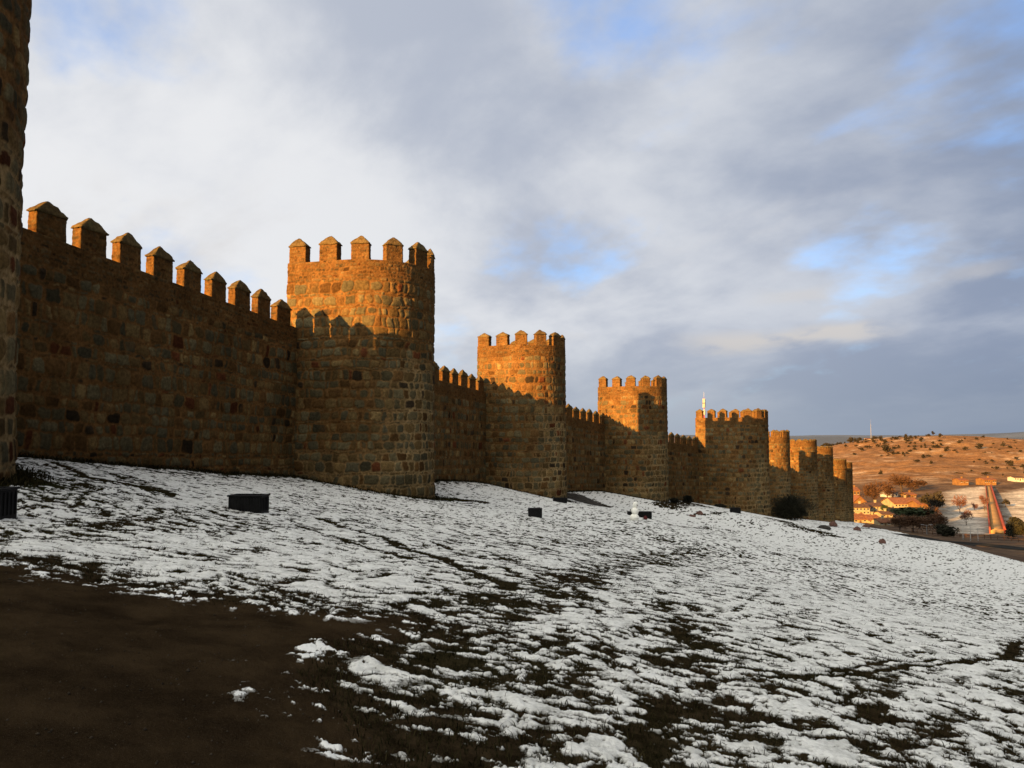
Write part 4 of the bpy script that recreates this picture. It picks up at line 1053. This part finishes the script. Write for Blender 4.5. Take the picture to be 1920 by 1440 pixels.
# ------------------------------------------------------------------ houses of the valley
def house(px0, px1, py, wall_px, roof_px, dep, label, wmat, rmat, nw=4, rows=1, gable=False, chim=True, rz=0.0, door=True):
    a = PG((px0+px1)/2, py); s = a[1]/F; w = (px1-px0)*s; h = wall_px*s; rh = roof_px*s; hw = w/2
    r = empty('house', (a[0], a[1], a[2]), rz); tag(r, label, 'house', 'houses in the valley')
    b = MB(); D = dep
    if gable:   # gable end to the viewer
        b.add([(-hw, 0, -2), (hw, 0, -2), (hw, 0, h), (0, 0, h+rh), (-hw, 0, h), (-hw, D, -2), (hw, D, -2), (hw, D, h), (0, D, h+rh), (-hw, D, h)],
              [(0, 1, 2, 3, 4), (9, 8, 7, 6, 5), (1, 6, 7, 2), (0, 4, 9, 5), (2, 7, 8, 3), (4, 3, 8, 9)])
    else:
        b.add([(-hw, 0, -2), (hw, 0, -2), (hw, 0, h), (-hw, 0, h), (-hw, D, -2), (hw, D, -2), (hw, D, h), (-hw, D, h), (-hw, D/2, h+rh), (hw, D/2, h+rh)],
              [(0, 1, 2, 3), (5, 4, 7, 6), (1, 5, 6, 9, 2), (4, 0, 3, 8, 7), (3, 2, 9, 8), (7, 8, 9, 6)])
    b.build('wall', wmat, r)
    rf = MB(); o = 0.35; tk = 0.18
    if gable:
        for sx in (-1, 1):
            x1 = sx*(hw+o); zl = h-rh*o/hw
            rf.add([(0, -o, h+rh+.04), (x1, -o, zl+.04), (x1, D+o, zl+.04), (0, D+o, h+rh+.04), (0, -o, h+rh+.04+tk), (x1, -o, zl+.04+tk), (x1, D+o, zl+.04+tk), (0, D+o, h+rh+.04+tk)],
                   [(0, 1, 2, 3), (7, 6, 5, 4), (0, 4, 5, 1), (1, 5, 6, 2), (2, 6, 7, 3), (3, 7, 4, 0)])
    else:
        for sy in (-1, 1):
            y1 = D/2+sy*(D/2+o); zl = h-rh*o/(D/2)
            rf.add([(-hw-o, D/2, h+rh+.04), (hw+o, D/2, h+rh+.04), (hw+o, y1, zl+.04), (-hw-o, y1, zl+.04), (-hw-o, D/2, h+rh+.04+tk), (hw+o, D/2, h+rh+.04+tk), (hw+o, y1, zl+.04+tk), (-hw-o, y1, zl+.04+tk)],
                   [(0, 1, 2, 3), (7, 6, 5, 4), (0, 4, 5, 1), (1, 5, 6, 2), (2, 6, 7, 3), (3, 7, 4, 0)])
    ro = rf.build('roof', rmat, r)
    if chim:
        c = MB(); cx = hw*0.35; cy = D*0.5; cz = h+rh-(rh*0.35 if gable else 0)
        c.box(cx-.35, cx+.35, cy-.3, cy+.3, cz-.2, cz+1.0); c.box(cx-.45, cx+.45, cy-.4, cy+.4, cz+1.0, cz+1.15); c.build('chimney', wmat, ro)
    for q in range(rows):
        zc = h*(q+0.55)/rows; wh = h/rows*0.45
        for i in range(nw):
            x = -hw+w*(i+0.5)/nw; ww = min(1.0, w/nw*0.42)
            if door and q == 0 and i == nw//2:
                d = MB(); d.box(x-ww*.5, x+ww*.5, -.06, -.003, -0.2, h/rows*.72); d.build('door', M_DOOR, r); continue
            f = MB(); f.box(x-ww/2, x+ww/2, -.05, -.003, zc-wh/2, zc+wh/2); wo = f.build('window', M_WIN, r)
            fr = MB(); fr.box(x-ww/2-.1, x+ww/2+.1, -.13, -.002, zc-wh/2-.14, zc-wh/2-.003); fr.build('sill', M_WHITE, wo)
    return r
house(1596, 1629, 950, 4, 15, 12, 'yellow house showing a tall gable end, next to the far end of the wall', M_OCHRE, M_TILE, 2, 1, True)
house(1598, 1631, 965, 13, 5, 8, 'cream house with a row of windows below the gabled yellow house', M_CREAM, M_TILED, 5, 2)
house(1632, 1660, 962, 12, 5, 9, 'cream house right of the one under the gable, dark roof', M_CREAM, M_TILED, 5, 2)
house(1601, 1626, 980, 6, 8, 8, 'low house with a red tiled roof just over the snow crest beside the last tower', M_CREAM, M_TILE, 3, 1)
house(1630, 1652, 981, 5, 8, 8, 'low red-roofed house over the snow crest, second from the last tower', M_CREAM, M_TILE, 3, 1)
house(1651, 1670, 985, 5, 5, 7, 'lowest small house over the snow crest, nearest the brown bare trees', M_CREAM, M_TILE, 3, 1)
house(1655, 1674, 970, 5, 4, 7, 'small cream house with a pale roof between the houses and the wide pine', M_CREAM, M_TILED, 3, 1)
house(1664, 1684, 932, 8, 2, 8, 'small white block house with a nearly flat roof under the pale brown tree', M_WHITE, M_TILED, 3, 1, chim=False)
house(1678, 1726, 952, 7, 9, 12, 'long house with a wide red-brown roof behind the pine', M_CREAM, M_TILE, 8, 1)
house(1724, 1744, 956, 9, 6, 9, 'orange house at the right end of the long red-brown roof', M_OCHRE, M_TILE, 4, 1)
house(1703, 1718, 933, 5, 3, 8, 'tiny yellow house uphill of the long red-brown roof', M_OCHRE, M_TILE, 3, 1)
house(1600, 1612, 930, 10, 5, 8, 'small orange house beside the last tower, uphill of the gable', M_OCHRE, M_TILE, 2, 1, door=False)
house(1801, 1816, 906, 5, 3, 9, 'orange house with pale columns at the foot of the hill', M_OCHRE, M_TILE, 5, 1)
house(1846, 1868, 906, 6, 3, 9, 'wide orange house at the foot of the hill above the bridge end', M_OCHRE, M_TILE, 6, 1)
house(1902, 1920, 901, 5, 2, 7, 'low white building at the foot of the hill by the right edge of the picture', M_WHITE, M_TILED, 4, 1, chim=False)
house(1624, 1636, 823, 4, 1.5, 8, 'tiny white house near the top of the hill', M_WHITE, M_TILE, 3, 1, chim=False)

# ------------------------------------------------------------------ road, bridge, fence, lamps, masts
def strip(name, pts, w, zoff, mat):
    n = len(pts); V = []; P = [np.array(p[:2]) for p in pts]; m = 9
    for i in range(n):
        t = P[min(i+1, n-1)]-P[max(i-1, 0)]; t /= np.linalg.norm(t); q = np.array([t[1], -t[0]])
        for j in range(m):
            p = P[i]+q*w*(j/(m-1)*2-1); V.append((p[0], p[1], gz(p[0], p[1])+zoff))
    o = link(name, mesh_np(name, V, grid_quads(n, m), None, True), None, mat); tag(o, kind='structure'); return o
def dense(pts, n=60):
    pts = np.array(pts); t = np.linspace(0, len(pts)-1, n); i = np.minimum(t.astype(int), len(pts)-2); f = (t-i)[:, None]
    return pts[i]*(1-f)+pts[i+1]*f
RD = [PG(2080, 1045)[:2], PG(1990, 1036)[:2], PG(1900, 1028)[:2], PG(1800, 1017)[:2], PG(1720, 1008)[:2], PG(1685, 1003)[:2]]
strip('road', dense(RD), 3.6, 0.07, M_ROAD)
def fence():
    pts = [PG(x, y) for x, y in ((1990, 1025), (1920, 1017), (1840, 1010), (1770, 1004), (1710, 999))]
    P = dense([p[:2] for p in pts], 26)
    r = empty('roadside_fence', (P[0][0], P[0][1], gz(*P[0]))); tag(r, 'low dark post and rail fence along the far side of the road', 'fence')
    o = np.array(r.location); rl = MB()
    zs = [gz(*p) for p in P]
    for h in (0.45, 0.95):
        rl.tube([(p[0]-o[0], p[1]-o[1], z+h-o[2]) for p, z in zip(P, zs)], [0.05]*len(P), 5)
    rl.build('rails', M_DOOR, r)
    for p, z in zip(P, zs):
        m = MB(); m.box(-.06, .06, -.06, .06, -.4, 1.1); f = m.build('post', M_DOOR, r); f.location = (p[0]-o[0], p[1]-o[1], z-o[2])
fence()
def bridge():
    a = PG(1870, 1001); b = PG(1853, 914)
    r = empty('footbridge', a, 0.0); tag(r, 'narrow straight sunlit orange bridge running away down the snowy valley, reddish parapets', 'bridge')
    dx, dy = b[0]-a[0], b[1]-a[1]; L = math.hypot(dx, dy); rz = math.atan2(dy, dx); r.rotation_euler = (0, 0, rz)
    s0 = a[1]/F; w0 = 10.5*s0; w1 = 3.6*b[1]/F
    n = 40; xs = np.linspace(0, L, n)
    zt = np.array([gz(a[0]+dx*x/L, a[1]+dy*x/L) for x in xs]); zl = np.maximum(np.linspace(a[2], b[2], n), zt)-a[2]+0.9
    def band(y0, y1, zlo, zhi, name, mat):
        V = []
        for i, x in enumerate(xs):
            k = 1+(w1/w0-1)*i/(n-1)
            V += [(x, y0*k, zl[i]+zlo), (x, y1*k, zl[i]+zlo), (x, y1*k, zl[i]+zhi), (x, y0*k, zl[i]+zhi)]
        V = np.array(V).reshape(n, 4, 3); Q = []
        for i in range(n-1):
            for j in range(4): Q.append((i*4+j, i*4+(j+1) % 4, (i+1)*4+(j+1) % 4, (i+1)*4+j))
        Q += [(3, 2, 1, 0), ((n-1)*4, (n-1)*4+1, (n-1)*4+2, (n-1)*4+3)]
        return link(name, mesh_np(name, V, Q), r, mat)
    band(-w0, w0, -1.6, 0.0, 'deck', M_DECK)
    band(w0+.005, w0+.38, -1.6, 0.75, 'parapet', M_PARA); band(-w0-.7, -w0-.005, -1.6, 0.9, 'parapet', M_PARA)
    m = MB()
    for k in range(5): m.box(-1.6+.3*k, -1.32+.3*k, -w0*.9, w0*.4, -1.5, -.75+.28*k)
    m.build('steps', M_OCHRE, r)
bridge()
def pole(px, py, hpx, label, grp, arm=False, rad=0.07):
    p = PG(px, py); s = p[1]/F; h = hpx*s
    r = empty('street_lamp' if arm else 'white_pole', p); tag(r, label, 'street lamp' if arm else 'pole', grp)
    m = MB(); m.tube([(0, 0, -.3), (0, 0, h*.5), (0, 0, h)], [rad*1.3, rad, rad*.8], 8); m.build('pole', M_STEEL if arm else M_WHITE, r)
    m = MB(); m.tube([(0, 0, -.1), (0, 0, .5)], [rad*2.0, rad*1.7], 8); m.build('base', M_STEEL, r)
    if arm:
        m = MB()
        for sx in (-1, 1): m.tube([(sx*.03, 0, h-.1), (sx*.6, 0, h+.1), (sx*1.1, 0, h+.1)], [rad*.7, rad*.6, rad*.5], 6)
        m.build('arm', M_STEEL, r)
        for sx in (-1, 1):
            m = MB(); m.box(min(sx*.8, sx*1.5), max(sx*.8, sx*1.5), -.16, .16, h+.05, h+.2); m.build('lamp_head', M_STEEL, r, bevel=.03)
    else:
        blob('finial', M_WHITE, r, (0, 0, h), (rad*1.3, rad*1.3, rad*1.6), 3, 2, 0.0)
pole(1806, 1012, 25, 'leftmost of the three slim white poles by the road', 'slim white poles by the road')
pole(1820, 1014, 28, 'middle and tallest of the three slim white poles by the road', 'slim white poles by the road')
pole(1834, 1014, 22, 'rightmost of the three slim white poles by the road', 'slim white poles by the road')
pole(1738, 1002, 17, 'pale grey twin-headed street lamp beside the road under the brown trees', None, True)
def mast(px, ytop, ybot, Y, label, wpx, red):
    b = at(px, ybot, Y); t = at(px, ytop, Y); s = Y/F; h = t[2]-b[2]; zb = gz(b[0], Y) if not red else b[2]-9
    r = empty('telecom_mast', (b[0], Y, zb)); tag(r, label, 'mast')
    o = b[2]-zb; w = wpx*s/2
    n = 6; bands = [(0, .18, 1.0), (.18, .36, 1.0), (.36, .50, .9), (.50, .66, .75), (.66, .80, .35), (.80, 1.0, .22)]
    m = MB(); m.tube([(0, 0, -.5), (0, 0, o+.02)], [w*1.1, w*1.0], 8); m.build('foot', M_STEEL, r)
    for k, (a0, a1, q) in enumerate(bands):
        m = MB(); m.tube([(0, 0, o+h*a0), (0, 0, o+h*(a1-.004))], [w*q, w*q*.92], 8)
        m.build('mast_section', M_RED if (red and k % 2 == 0) else (M_WHITE if red else M_STEEL), r)
    if red:
        for a0 in (.40, .56, .12):
            m = MB()
            for q in range(3):
                an = q*2.09+.4; m.box(math.cos(an)*w*1.5-.12, math.cos(an)*w*1.5+.12, math.sin(an)*w*1.5-.12, math.sin(an)*w*1.5+.12, o+h*a0, o+h*a0+.9)
            m.build('antenna', M_WHITE, r)
mast(1320.5, 735, 784, 150, 'red and white antenna mast rising behind the battlements of the wide tower', 2.0, True)
mast(1633, 786, 812, 930, 'thin pale mast far away on top of the brown hill', 0.8, False)

# ------------------------------------------------------------------ far mountains
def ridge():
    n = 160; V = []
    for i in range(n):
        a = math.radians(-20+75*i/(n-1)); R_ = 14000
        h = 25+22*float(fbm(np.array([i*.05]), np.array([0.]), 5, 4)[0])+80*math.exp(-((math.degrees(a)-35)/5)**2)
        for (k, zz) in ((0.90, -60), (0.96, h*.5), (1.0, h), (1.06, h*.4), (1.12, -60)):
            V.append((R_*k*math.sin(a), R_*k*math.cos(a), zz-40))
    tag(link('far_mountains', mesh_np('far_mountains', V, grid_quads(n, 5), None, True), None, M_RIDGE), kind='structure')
ridge()
